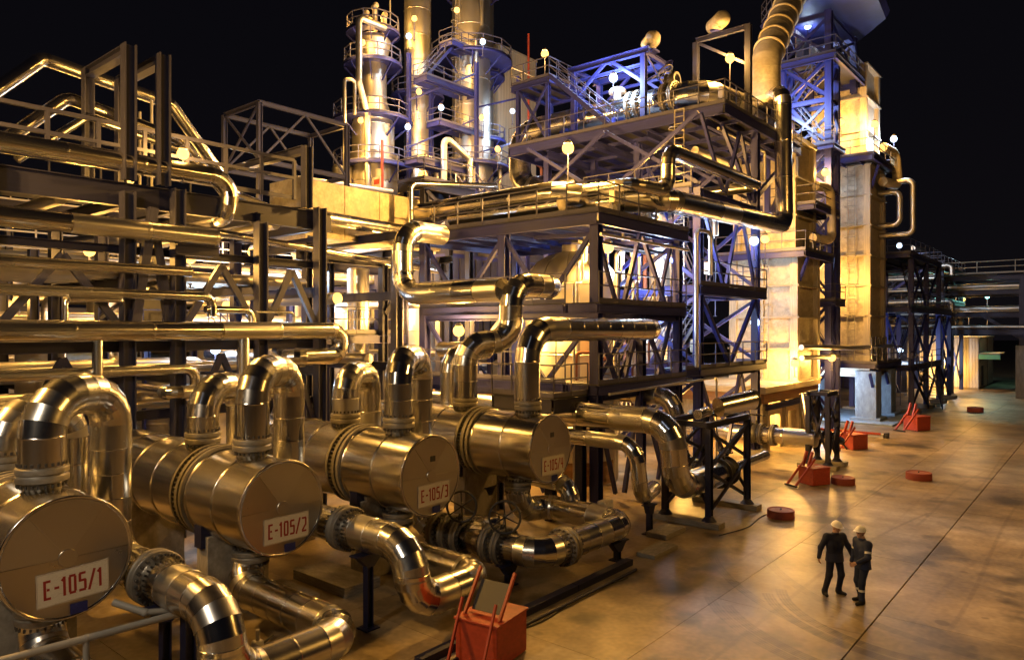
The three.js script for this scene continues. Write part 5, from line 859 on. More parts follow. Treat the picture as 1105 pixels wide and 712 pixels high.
// ================================================================ DISTILLATION TOWERS BEHIND
function tower(label, p, prof, plats, seams = 2.4, mats = cladsFar) {
  const g = thing('process_column', label, 'process column', p, 'tall process columns');
  for (let i = 0; i + 1 < prof.length; i++) {
    const [y0, r0] = prof[i], [y1, r1] = prof[i + 1], n = Math.max(1, Math.round((y1 - y0) / seams));
    for (let k = 0; k < n; k++) { const f = k / n, e = (k + 1) / n, ra = r0 + (r1 - r0) * f, rb = r0 + (r1 - r0) * e; if (r0 === r1) { const m = mesh(g, 'cladding_ring', sheetG(32), mats[(k + i) % mats.length], V(0, y0 + (y1 - y0) * f, 0)); m.scale.set(r0, (y1 - y0) / n, r0); } else mesh(g, 'cladding_cone', new THREE.CylinderGeometry(rb, ra, (y1 - y0) / n, 32, 1, true), mats[(k + i) % mats.length], V(0, y0 + (y1 - y0) * (f + e) / 2, 0)); }
  }
  const [yt, rt] = prof.at(-1); const d = mesh(g, 'dome', memo('hs', () => 0), mats[1], V(0, yt, 0)); d.scale.set(rt, rt * 0.5, rt);
  for (const [y, r, w] of plats) {
    mesh(g, 'ring_platform', memo(`rp${r},${w}`, () => new THREE.LatheGeometry([[r, 0.03], [r + w, 0.03], [r + w, -0.22], [r + w - 0.06, -0.22], [r + w - 0.06, -0.03], [r, -0.03]].map(a => new THREE.Vector2(...a)), 24)), M.steel, V(0, y, 0));
    const n = 12, P = k => V(p.x + (r + w - 0.08) * Math.cos(k / n * 2 * Math.PI), p.y + y, p.z + (r + w - 0.08) * Math.sin(k / n * 2 * Math.PI)), pts = []; for (let k = 0; k <= n; k++) pts.push(P(k)); railing(g, pts, 1.2, 9, M.rail, 0.07);
    for (let k = 0; k < 8; k++) { const a = k / 8 * 2 * Math.PI, A = V(p.x + r * Math.cos(a), p.y + y - 1.5, p.z + r * Math.sin(a)), B = V(p.x + (r + w - 0.1) * Math.cos(a), p.y + y - 0.2, p.z + (r + w - 0.1) * Math.sin(a)); brace(g, A, B, 0.12, M.steel, 'bracket'); }
  }
  return g;
}
const T1 = V(39.8, 0, -49), T2 = V(48.5, 0, -45.6), T3 = V(44.4, 0, -48.4), T4 = V(51.3, 0, -46.8);
tower('squat process column with a conical shoulder and ring platforms', T1, [[0, 2.1], [21.5, 2.1], [21.6, 1.8], [24.0, 1.8], [26.2, 1.15], [29.5, 1.15], [31.2, 1.5]], [[20.4, 2.1, 1.3], [24.4, 1.8, 1.6], [29.2, 1.2, 1.3], [32, 0.9, 1.4]]);
tower('tallest silver process column running out of the picture top', T2, [[0, 2.0], [22, 2.0], [22.1, 1.75], [44, 1.75]], [[21.4, 2.0, 1.6], [31.2, 1.8, 2.0], [38, 1.8, 1.4]]);
tower('slim silver process column between the squat and the tallest', T3, [[0, 1.2], [40, 1.2]], [[27.5, 1.2, 1.2], [18.5, 1.2, 1.3]]);
tower('slim process column close behind the tallest one', T4, [[0, 1.1], [43, 1.1]], [[30.8, 1.1, 1.1], [24.6, 1.1, 1.2]]);
tower('low process column in front of the tall group', V(42.6, 0, -44.2), [[0, 1.5], [17.6, 1.5], [18.6, 1.0]], [[17.4, 1.5, 1.3]]);
tower('thin process column left of the squat column', V(37.0, 0, -49.6), [[0, 0.8], [20, 0.8]], []);
{
  const g = thing('steel_access_tower', 'blue access walkways and braces linking the process columns', 'steel structure', V(44, 0, -44));
  for (const [x, z] of [[41.2, -46], [46.4, -43.0], [51.6, -42.5], [43.4, -45.6]]) col(g, x, z, 0, 30, 0.3);
  for (const [y, xa, xb] of [[20.6, 40, 47], [24.2, 42.5, 48], [27.6, 41, 47], [18.8, 43, 52.5], [15.4, 42, 53], [31.4, 44, 48]]) deck(g, xa, xb, -45.2, -43.6, y, { sides: 'fl', edge: 0.4, joist: 0.8, step: 1.8 });
  stairs(g, V(43, 15.4, -43), V(47, 18.8, -43), 1); stairs(g, V(48.6, 12.4, -42.6), V(52.6, 15.4, -42.6), 1.1); stairs(g, V(41.5, 27.6, -44.8), V(45, 31.4, -44.8), 0.9); stairs(g, V(52.4, 15.4, -43), V(49, 18.8, -43), 1);
  for (const y of [17, 22, 26]) { brace(g, V(41.2, y, -46), V(46.4, y + 3, -43), 0.16); brace(g, V(46.4, y, -43), V(51.6, y + 2, -42.5), 0.16); }
}
far('pale pipe climbing the squat column in two steps', [V(37.6, 17, -47), V(37.6, 24.2, -47), V(36.4, 26.4, -46.6), V(36.4, 31.6, -46.6), V(39.4, 31.8, -47)], 0.26, { R: 0.5, seg: 14 });
far('thin pale pipe left of the squat column', [V(35.6, 13, -47.4), V(35.6, 26.6, -47.4), V(36.6, 26.8, -47.4), V(36.6, 24, -47.4)], 0.14, { R: 0.3, seg: 12 });
far('bent pale pipe on the walkway between the columns', [V(42.6, 19, -43.2), V(42.6, 22.8, -43.2), V(45.6, 21.3, -43), V(45.6, 18.6, -43)], 0.28, { R: 0.5, seg: 14 });
far('wavy silver pipe against the tallest column', [V(47.0, 28, -43.6), V(47.0, 32.4, -43.6), V(47.7, 33.6, -43.5), V(47.7, 36, -43.5)], 0.22, { R: 0.5, seg: 14 });
far('red standpipe beside the tallest column', [V(54.2, 20, -43.4), V(54.2, 35, -43.4)], 0.11, { seg: 10, mats: [M.red] });
far('orange gas pipe stepping down right of the columns', [V(54.4, 16, -42), V(54.4, 22, -42), V(52.8, 22.3, -42)], 0.13, { R: 0.3, seg: 10, mats: [M.rust] });
far('red riser at the foot of the squat column', [V(38.3, 13, -46), V(38.3, 22, -46)], 0.12, { seg: 10, mats: [M.red] });
for (let k = 0; k < 5; k++) far(`${ORD[k]} slim upright pipe counted from the squat column`, [V(41 + k * 2.4, 8, -43.9 - (k % 2)), V(41 + k * 2.4, 19 + k, -43.9 - (k % 2))], 0.22, { seg: 12, group: 'upright pipes by the columns' });
for (let k = 0; k < 4; k++) far(`${ORD[k]} level pipe from the bottom left of the squat column`, [V(30, 13.6 + k * 1.3, -45.5), V(38.5, 13.8 + k * 1.3, -45)], 0.2, { seg: 12, group: 'pipes left of the squat column', sheet: 4 });
{ const g = thing('sign_board', 'small white and red safety board on the squat column', 'sign', V(37.4, 17.6, -45.6)); mesh(g, 'board', boxG(0.06, 2.4, 1.0), M.white); for (let k = 0; k < 3; k++) mesh(g, 'red_mark', boxG(0.07, 0.4, 0.7), M.red, V(0, -0.8 + k * 0.8, 0.02)); mesh(g, 'mounting_post', boxG(0.1, 4, 0.1), M.steel, V(0.1, -1, 0)); }
{ const g = thing('cladding_house', 'tall pale sheet-clad block right of the tallest column', 'building', V(57.5, 0, -50.5)); const h = 35; mesh(g, 'core', boxG(6, h, 6), M.panelRib, V(0, h / 2, 0)); for (let k = 0; k < 14; k++) { mesh(g, 'wall_sheet', boxG(0.1, h, 0.41), M.panel, V(-3.03, h / 2, -2.8 + k * 0.43)); mesh(g, 'wall_sheet', boxG(0.41, h, 0.1), M.panel, V(-2.8 + k * 0.43, h / 2, 3.03)); } mesh(g, 'roof_edge', boxG(6.3, 0.2, 6.3), M.panelRib, V(0, h + 0.1, 0)); }
{ const g = thing('lattice_mast', 'blue lit lattice stair mast behind the sheet-clad block', 'mast', V(62, 0, -51.5)); const X = [60.8, 62.8], Z = [-52.6, -50.6]; for (const x of X) for (const z of Z) col(g, x, z, 0, 32.8, 0.24, M.steel); for (let y = 8; y < 32; y += 2.4) { for (const z of Z) { beam(g, V(X[0], y, z), V(X[1], y, z), 0.12, 0.16); brace(g, V(X[0], y, z), V(X[1], y + 2.4, z), 0.1); } for (const x of X) { beam(g, V(x, y + 0.003, Z[0]), V(x, y + 0.003, Z[1]), 0.12, 0.16); brace(g, V(x, y, Z[0]), V(x, y + 2.4, Z[1]), 0.1); } } }
// vent heads on the squat column
{ const g = thing('vent_cluster', 'cluster of little vent pipes on top of the squat column', 'vent', V(39.6, 32, -48.4)); for (let k = 0; k < 5; k++) { mesh(g, 'vent_pipe', unitCyl(0.16, 10), M.cream, V(-1 + k * 0.5, 0, (k % 2) * 0.4)).scale.y = 1.2 + (k % 3) * 0.5; mesh(g, 'vent_hood', memo('vh', () => new THREE.SphereGeometry(0.26, 10, 6)), M.cream, V(-1 + k * 0.5, 1.2 + (k % 3) * 0.5, (k % 2) * 0.4)); } mesh(g, 'whip_mast', unitCyl(0.05, 6), M.railPale, V(1.6, 0, 0)).scale.y = 9; }
// steel stair behind the middle platform's left edge
{
  const g = thing('entrance_stair', 'dark blue zigzag stair at the left end of the middle platform', 'stair', V(23, 10.7, -24));
  stairs(g, V(29.4, 10.8, -24.9), V(26.0, 13.4, -24.9), 1.2); deck(g, 22.6, 26.0, -26, -24.2, 13.4, { sides: 'fl', edge: 0.4, mat: M.steelDark }); for (const [x, z] of [[22.8, -24.4], [25.8, -24.4], [22.8, -25.8], [25.8, -25.8]]) col(g, x, z, 0, 13, 0.3, M.steelDark); brace(g, V(22.8, 11, -24.3), V(25.8, 12.9, -24.3), 0.18, M.steelDark); brace(g, V(25.8, 11, -24.3), V(22.8, 12.9, -24.3), 0.18, M.steelDark);
}
// ================================================================ PEOPLE
function blob(bones, cell, pad = 0.06, k = 0.03) {
  // bones: [ax,ay,az,ar, bx,by,bz,br]
  const lo = V(1e9, 1e9, 1e9), hi = V(-1e9, -1e9, -1e9);
  for (const b of bones) for (const [x, y, z, r] of [[b[0], b[1], b[2], b[3]], [b[4], b[5], b[6], b[7]]]) { lo.min(V(x - r, y - r, z - r)); hi.max(V(x + r, y + r, z + r)); }
  lo.addScalar(-pad); hi.addScalar(pad); const size = Math.max(hi.x - lo.x, hi.y - lo.y, hi.z - lo.z), c = lo.clone().add(hi).multiplyScalar(0.5), n = Math.min(170, Math.ceil(size / cell)), half = size / 2;
  const mc = new MarchingCubes(n, new THREE.MeshBasicMaterial(), false, false, 600000); mc.isolation = 0;
  const F = mc.field; F.fill(-1);
  const D = new Float32Array(n * n * n).fill(9);
  const at = i => (i / n * 2 - 1) * half * 1.0;
  for (const [ax, ay, az, ar, bx, by, bz, br] of bones) {
    const m = Math.max(ar, br) + 0.07, rng = (p, q, cc) => [Math.max(0, Math.floor(((Math.min(p, q) - m - cc) / half + 1) / 2 * n)), Math.min(n - 1, Math.ceil(((Math.max(p, q) + m - cc) / half + 1) / 2 * n))];
    const [i0, i1] = rng(ax, bx, c.x), [j0, j1] = rng(ay, by, c.y), [k0, k1] = rng(az, bz, c.z), dx = bx - ax, dy = by - ay, dz = bz - az, L2 = dx * dx + dy * dy + dz * dz || 1e-9;
    for (let z = k0; z <= k1; z++) for (let y = j0; y <= j1; y++) for (let x = i0; x <= i1; x++) {
      const px = at(x) + c.x - ax, py = at(y) + c.y - ay, pz = at(z) + c.z - az, t = Math.max(0, Math.min(1, (px * dx + py * dy + pz * dz) / L2));
      const d = Math.hypot(px - t * dx, py - t * dy, pz - t * dz) - (ar + (br - ar) * t), o = z * n * n + y * n + x, e = D[o], h = Math.max(0, Math.min(1, 0.5 + 0.5 * (e - d) / k));
      D[o] = e > 5 ? d : e * (1 - h) + d * h - k * h * (1 - h);
    }
  }
  for (let i = 0; i < F.length; i++) F[i] = D[i] > 5 ? -1 : -D[i];
  mc.update(); const N = mc.count, g = new THREE.BufferGeometry();
  const P = new Float32Array(mc.positionArray.slice(0, N * 3)), Q = new Float32Array(mc.normalArray.slice(0, N * 3));
  for (let i = 0; i < N; i++) { P[i * 3] = P[i * 3] * half + c.x; P[i * 3 + 1] = P[i * 3 + 1] * half + c.y; P[i * 3 + 2] = P[i * 3 + 2] * half + c.z; const l = Math.hypot(Q[i * 3], Q[i * 3 + 1], Q[i * 3 + 2]) || 1; Q[i * 3] /= l; Q[i * 3 + 1] /= l; Q[i * 3 + 2] /= l; }
  g.setAttribute('position', new THREE.BufferAttribute(P, 3)); g.setAttribute('normal', new THREE.BufferAttribute(Q, 3)); return g;
}
const bn = (a, ar, b, br) => [...a, ar, ...b, br];
function paint(g, fn) { const p = g.attributes.position, c = new Float32Array(p.count * 3); for (let i = 0; i < p.count; i++) { const k = fn(p.getX(i), p.getY(i), p.getZ(i)); c.set(k, i * 3); } g.setAttribute('color', new THREE.BufferAttribute(c, 3)); return g; }
const SKIN = [0.42, 0.25, 0.17], NAVY = [0.012, 0.015, 0.035], NAVY2 = [0.014, 0.022, 0.06], BOOT = [0.012, 0.011, 0.011], PALE = [0.5, 0.5, 0.5];
function hand(at, dir, palm) {       // at wrist, dir to fingertips, palm normal
  const d = V(...dir).normalize(), n = V(...palm).normalize(), s = d.clone().cross(n).normalize(), w = V(...at), B = [];
  const pt = (a, b, c) => w.clone().addScaledVector(d, a).addScaledVector(s, b).addScaledVector(n, c).toArray();
  B.push(bn(pt(0, 0, 0), 0.026, pt(0.05, -0.018, 0), 0.02), bn(pt(0, 0, 0), 0.024, pt(0.055, 0.02, 0), 0.019), bn(pt(0.02, 0, 0), 0.024, pt(0.08, 0, 0.002), 0.02));
  [[-0.03, 0.06], [-0.01, 0.078], [0.011, 0.072], [0.031, 0.052]].forEach(([o, l]) => { const a = pt(0.078, o, 0), b = pt(0.078 + l * 0.5, o * 1.1, 0.012), c = pt(0.078 + l * 0.85, o * 1.1, 0.035); B.push(bn(a, 0.011, b, 0.0095), bn(b, 0.0095, c, 0.008)); });
  B.push(bn(pt(0.02, -0.022, 0.005), 0.014, pt(0.055, -0.05, 0.02), 0.011), bn(pt(0.055, -0.05, 0.02), 0.011, pt(0.085, -0.05, 0.035), 0.009));
  return paint(blob(B, 0.004, 0.02, 0.008), () => SKIN);
}
function person(label, pos, turn, J, stripes, coat) {
  const g = thing('person', label, 'person', pos, 'workers talking in the yard', turn);
  const b = [];
  const add = (a, ar, c, br) => b.push(bn(a, ar, c, br));
  // legs and shoes
  for (const s of ['L', 'R']) { const h = J['hip' + s], k = J['knee' + s], a = J['ank' + s], t = J['toe' + s]; add(h, 0.105, k, 0.075); add(k, 0.076, a, 0.062); add([a[0], a[1], a[2]], 0.055, [a[0], 0.045, a[2]], 0.05); add([a[0] - (t[0] - a[0]) * 0.15, 0.045, a[2] - (t[2] - a[2]) * 0.15], 0.045, t, 0.04); add(h, 0.105, J.pelvis, 0.13); }
  // trunk
  const ch = J.chest, pv = J.pelvis; for (const s of [-1, 1]) { add([pv[0] + s * 0.06, pv[1], pv[2]], 0.125, [ch[0] + s * 0.09, ch[1] - 0.1, ch[2]], 0.125); add([ch[0] + s * 0.09, ch[1] - 0.1, ch[2]], 0.125, [ch[0] + s * 0.1, ch[1] + 0.06, ch[2]], 0.1); }
  for (const s of ['L', 'R']) { const h = J['sh' + s], e = J['el' + s], w = J['wr' + s]; add(ch, 0.11, h, 0.085); add(h, 0.082, e, 0.06); add(e, 0.06, w, 0.045); }
  add([ch[0], ch[1] + 0.1, ch[2]], 0.08, J.neck, 0.058); add(J.neck, 0.056, [J.head[0], J.head[1] - 0.06, J.head[2]], 0.056);
  const body = paint(blob(b, 0.013, 0.06, 0.05), (x, y, z) => y > J.neck[1] + 0.0 ? SKIN : y < 0.1 ? BOOT : y < pv[1] - 0.1 ? [coat[0] * 0.8, coat[1] * 0.8, coat[2] * 0.8] : coat);
  // head on its own fine grid: skull, jaw, nose, ears, brow
  const hd = V(...J.head), f = V(...J.look).normalize(), s = V(0, 1, 0).cross(f).normalize(), u = f.clone().cross(s);
  const hp = (a, c, d) => hd.clone().addScaledVector(f, a).addScaledVector(u, c).addScaledVector(s, d).toArray();
  const hb = [bn(hp(-0.02, 0.03, 0), 0.09, hp(0.02, 0.02, 0), 0.082), bn(hp(0.02, -0.03, 0), 0.066, hp(0.05, -0.085, 0), 0.036), bn(hp(0.085, 0.005, 0), 0.012, hp(0.108, -0.03, 0), 0.015), bn(hp(0.07, 0.02, -0.035), 0.018, hp(0.07, 0.02, 0.035), 0.018), bn(hp(-0.01, 0.01, 0.082), 0.014, hp(-0.015, -0.03, 0.08), 0.011), bn(hp(-0.01, 0.01, -0.082), 0.014, hp(-0.015, -0.03, -0.08), 0.011), bn(hp(0.075, -0.06, -0.02), 0.01, hp(0.075, -0.06, 0.02), 0.01), bn(hp(-0.02, -0.05, 0), 0.055, hp(-0.015, -0.12, 0), 0.056)];
  const head = paint(blob(hb, 0.005, 0.02, 0.015), (x, y, z) => { const q = V(x, y, z).sub(hd), a = q.dot(f), c = q.dot(u), d = Math.abs(q.dot(s)); if (a > 0.07 && Math.abs(c - 0.0) < 0.009 && d > 0.018 && d < 0.045) return [0.05, 0.035, 0.03]; if (a > 0.06 && Math.abs(c + 0.061) < 0.006 && d < 0.025) return [0.3, 0.12, 0.1]; if (a < 0.0 && c > -0.06 && d < 0.075) return [0.03, 0.02, 0.015]; return SKIN; });
  const hands = ['L', 'R'].map(k => hand(J['wr' + k], J['hd' + k], J['pm' + k]));
  mesh(g, 'body', mergeGeometries([body, head, ...hands]), new THREE.MeshStandardMaterial({ vertexColors: true, roughness: 0.85 }));
  // hard hat
  const hat = new THREE.Group(); hat.name = 'hard_hat'; hat.position.copy(hd).addScaledVector(u, 0.05); hat.quaternion.setFromRotationMatrix(new THREE.Matrix4().makeBasis(s, u, f)); g.add(hat);
  const hm = std(C(0.75, 0.74, 0.7), 0.35);
  mesh(hat, 'shell', memo('hatS', () => { const q = new THREE.SphereGeometry(0.122, 24, 10, 0, Math.PI * 2, 0, Math.PI / 2); q.scale(0.95, 0.98, 1.12); return q; }), hm);
  mesh(hat, 'brim', memo('hatB', () => { const q = new THREE.CylinderGeometry(0.13, 0.138, 0.014, 24); q.scale(0.95, 1, 1.2); q.translate(0, 0, 0.02); return q; }), hm); mesh(hat, 'ridge', memo('hatR', () => new THREE.TorusGeometry(0.118, 0.012, 6, 16, Math.PI)), hm).rotation.y = Math.PI / 2;
  // collar and trouser hems, stripes
  const band = (p, q, r, nm, m) => { const a = V(...p), c = V(...q), d = c.clone().sub(a), e = mesh(g, nm, memo('bnd', () => new THREE.CylinderGeometry(1, 1, 1, 20, 1, true)), m, a.clone().add(c).multiplyScalar(0.5)); e.scale.set(r, d.length(), r); e.quaternion.copy(basis(d, V(1, 0, 0))); };
  const refl = std(C(0.6, 0.6, 0.58), 0.4, 0, { side: THREE.DoubleSide });
  for (const [a, c, r] of stripes(J)) band(a, c, r, 'reflective_band', refl);
  const cm = std(C(coat[0] * 1.4, coat[1] * 1.4, coat[2] * 1.4), 0.8, 0, { side: THREE.DoubleSide });
  mesh(g, 'jacket_hem', memo('hem', () => { const q = new THREE.CylinderGeometry(0.185, 0.205, 0.2, 28, 1, true); q.scale(1.12, 1, 0.85); return q; }), cm, V(pv[0], pv[1] - 0.02, pv[2]));
  mesh(g, 'collar', memo('col', () => new THREE.TorusGeometry(0.075, 0.022, 8, 20)), cm, V(J.neck[0], J.neck[1] - 0.03, J.neck[2])).rotation.x = Math.PI / 2 - 0.25;
  return g;
}
const lerp3 = (a, b, t) => a.map((v, i) => v + (b[i] - v) * t);
// first man: facing the camera side, legs apart, arms hanging outwards. Local +z is his front
person('worker in dark overalls and white hard hat, arms hanging out', onY(901, 641, 0), -0.75, {
  pelvis: [0, 0.95, 0], chest: [0, 1.34, 0.01], neck: [0.01, 1.53, 0.02], head: [0.02, 1.655, 0.05], look: [0.35, -0.22, 0.9],
  hipL: [-0.1, 0.9, 0], hipR: [0.1, 0.9, 0], kneeL: [-0.17, 0.5, 0.05], kneeR: [0.14, 0.5, 0.06], ankL: [-0.26, 0.1, 0.0], ankR: [0.13, 0.1, -0.04], toeL: [-0.3, 0.042, 0.17], toeR: [0.2, 0.042, 0.13],
  shL: [-0.2, 1.42, 0], shR: [0.2, 1.42, 0.01], elL: [-0.36, 1.17, 0], elR: [0.34, 1.18, 0.03], wrL: [-0.45, 0.95, 0.07], wrR: [0.4, 0.94, 0.12], hdL: [-0.08, -1, 0.15], hdR: [0.05, -1, 0.2], pmL: [1, 0, 0.2], pmR: [-1, 0, 0.2],
}, J => [], NAVY);
person('worker in navy jacket with reflective bands and white hard hat', onY(931, 650, 0), -2.2, {
  pelvis: [0, 0.96, 0], chest: [0, 1.35, -0.01], neck: [0, 1.54, 0.01], head: [0, 1.665, 0.05], look: [0.1, 0.02, 1],
  hipL: [-0.09, 0.9, 0], hipR: [0.09, 0.9, 0], kneeL: [-0.11, 0.5, 0.05], kneeR: [0.1, 0.5, 0.1], ankL: [-0.12, 0.1, -0.06], ankR: [0.11, 0.1, 0.1], toeL: [-0.15, 0.042, 0.12], toeR: [0.15, 0.042, 0.28],
  shL: [-0.2, 1.43, -0.01], shR: [0.2, 1.43, 0], elL: [-0.27, 1.15, 0.0], elR: [0.27, 1.16, 0.06], wrL: [-0.25, 0.93, 0.1], wrR: [0.16, 1.02, 0.27], hdL: [0.05, -1, 0.25], hdR: [-0.3, -0.5, 1], pmL: [1, 0, 0.1], pmR: [-0.6, -0.6, 0],
}, J => [[lerp3(J.shL, J.elL, 0.55), lerp3(J.shL, J.elL, 0.72), 0.079], [lerp3(J.shR, J.elR, 0.55), lerp3(J.shR, J.elR, 0.72), 0.079], [lerp3(J.kneeL, J.ankL, 0.35), lerp3(J.kneeL, J.ankL, 0.48), 0.081], [lerp3(J.kneeR, J.ankR, 0.35), lerp3(J.kneeR, J.ankR, 0.48), 0.081]], NAVY2);
// ================================================================ SMALL-BORE PIPES, TRAYS AND LADDERS ON THE STRUCTURES
const NTH = ['first', 'second', 'third', 'fourth', 'fifth', 'sixth', 'seventh', 'eighth', 'ninth', 'tenth', 'eleventh', 'twelfth', 'thirteenth', 'fourteenth'];
for (let i = 0; i < 12; i++) {
  const x = 22.5 + i * 0.48, z = -15.8 - (i % 3) * 0.25, y1 = 8.3 + (i * 5 % 7) * 0.3;
  far(`${NTH[i]} thin service pipe from the corner column inside the middle tower`, [V(x, 0.2, z), V(x, y1 - (i % 2 ? 4.2 : 0), z), V(x + (i % 2 ? 1.6 : 0.7), y1 - (i % 2 ? 4.2 : 0), z - 0.1), V(x + (i % 2 ? 1.6 : 0.7), y1 + 1.1 - (i % 2 ? 4.2 : 0), z - 0.1)], 0.05 + 0.02 * (i % 3), { seg: 10, R: 0.2, n: 3, group: 'service pipes in the middle tower', mats: i % 4 === 1 ? [M.rust] : i % 4 === 3 ? [M.white] : cladsFar });
}
for (let i = 0; i < 12; i++) {
  const x = 30.6 + i * 0.52, z = -18.4 - (i % 4) * 0.4, y0 = [0.3, 4.9, 8.7][i % 3], y1 = y0 + 3.1;
  far(`${NTH[i]} thin service pipe from the walkway end inside the tall blue structure`, [V(x, y0, z), V(x, y1, z), V(x + 0.9, y1, z), V(x + 0.9, y1 - 1.5, z)], 0.06 + 0.025 * (i % 3), { seg: 10, R: 0.22, n: 3, group: 'service pipes in the tall blue structure', mats: i % 4 === 1 ? [M.rust] : cladsFar });
}
function ladder(label, p, h, dir) {
  const g = thing('caged_ladder', label, 'ladder', p, 'caged ladders'), s = V(-dir.z, 0, dir.x);
  for (const k of [-0.25, 0.25]) { const m = mesh(g, 'stile', unitBox(0.06, 0.04), M.railPale, s.clone().multiplyScalar(k)); m.scale.y = h; }
  for (let y = 0.3; y < h; y += 0.35) { const m = mesh(g, 'rung', unitCyl(0.02, 6), M.railPale, s.clone().multiplyScalar(-0.25).setY(y)); m.scale.y = 0.5; m.quaternion.copy(basis(s, UP)); }
  for (let y = 2.2; y < h; y += 1.1) { const m = mesh(g, 'cage_hoop', memo('hoop', () => new THREE.TorusGeometry(0.36, 0.02, 5, 14)), M.railPale, dir.clone().multiplyScalar(0.33).setY(y)); m.rotation.x = Math.PI / 2; }
}
ladder('caged ladder on the lit wall of the shorter furnace', V(42.9, 3.6, -16.2), 7.2, V(-1, 0, 0));
ladder('caged ladder on the lit wall of the taller furnace', V(55.3, 4.3, -14.6), 14, V(-1, 0, 0));
ladder('caged ladder climbing to the upper platform', V(32.3, 8.6, -16.4), 8.7, V(-1, 0, 0));
ladder('caged ladder on the side of the tallest column', V(46.5, 15.4, -45.4), 22, V(-1, 0, 0));
for (const [x, y, z, l] of [[24, 10.76, -14.9, 'small grey control box at the middle platform railing'], [27.2, 10.76, -15, 'second grey control box on the middle platform'], [34.2, 17.31, -15, 'grey control box at the upper platform railing'], [31.5, 4.81, -15.2, 'grey control box on the lower walkway'], [18.9, 0, -12.1, 'cream control box standing by the thin S pipe'], [33.2, 8.56, -15.3, 'grey control box on the middle walkway of the tall structure']]) {
  const g = thing('control_box', l, 'control box', V(x, y, z), 'control boxes'); mesh(g, 'cabinet', rbox(0.5, 0.6, 0.25, 0.02), l[0] === 'c' ? M.cream : M.panelRib, V(0, 0.95, 0)); mesh(g, 'door', boxG(0.44, 0.54, 0.02), M.white, V(0, 0.95, 0.135)); for (const k of [-0.2, 0.2]) mesh(g, 'leg', boxG(0.05, 0.66, 0.05), M.rail, V(k, 0.33, 0));
}
far('thin pipe hanging under the upper platform along its front', [V(33, 16.2, -14.7), V(39, 16.2, -14.7), V(39, 14.6, -14.7)], 0.07, { seg: 10, R: 0.2 });
far('thin pipe along the underside of the middle platform front', [V(21.6, 9.9, -14.0), V(28.4, 9.9, -14.0)], 0.06, { seg: 10 });
far('thin drip pipe crossing the lower walkway railing', [V(22, 4.2, -13.9), V(31, 4.35, -13.9), V(31, 0.3, -13.9)], 0.05, { seg: 10, R: 0.2 });
for (const [x0, z0, x1, z1, l] of [[11.2, -10.1, 16.4, -9.8, 'black cable trailing beside the edge channel'], [21.6, -9.6, 26.6, -9.2, 'black cable lying in front of the near blue frame']]) { const c = new THREE.CatmullRomCurve3([V(x0, 0.02, z0), V(x0 + (x1 - x0) * 0.3, 0.02, z0 + 0.3), V(x0 + (x1 - x0) * 0.65, 0.02, z1 - 0.25), V(x1, 0.02, z1)]); tag(mesh(scene, 'cable', new THREE.TubeGeometry(c, 40, 0.018, 6), M.black), l, 'cable'); }
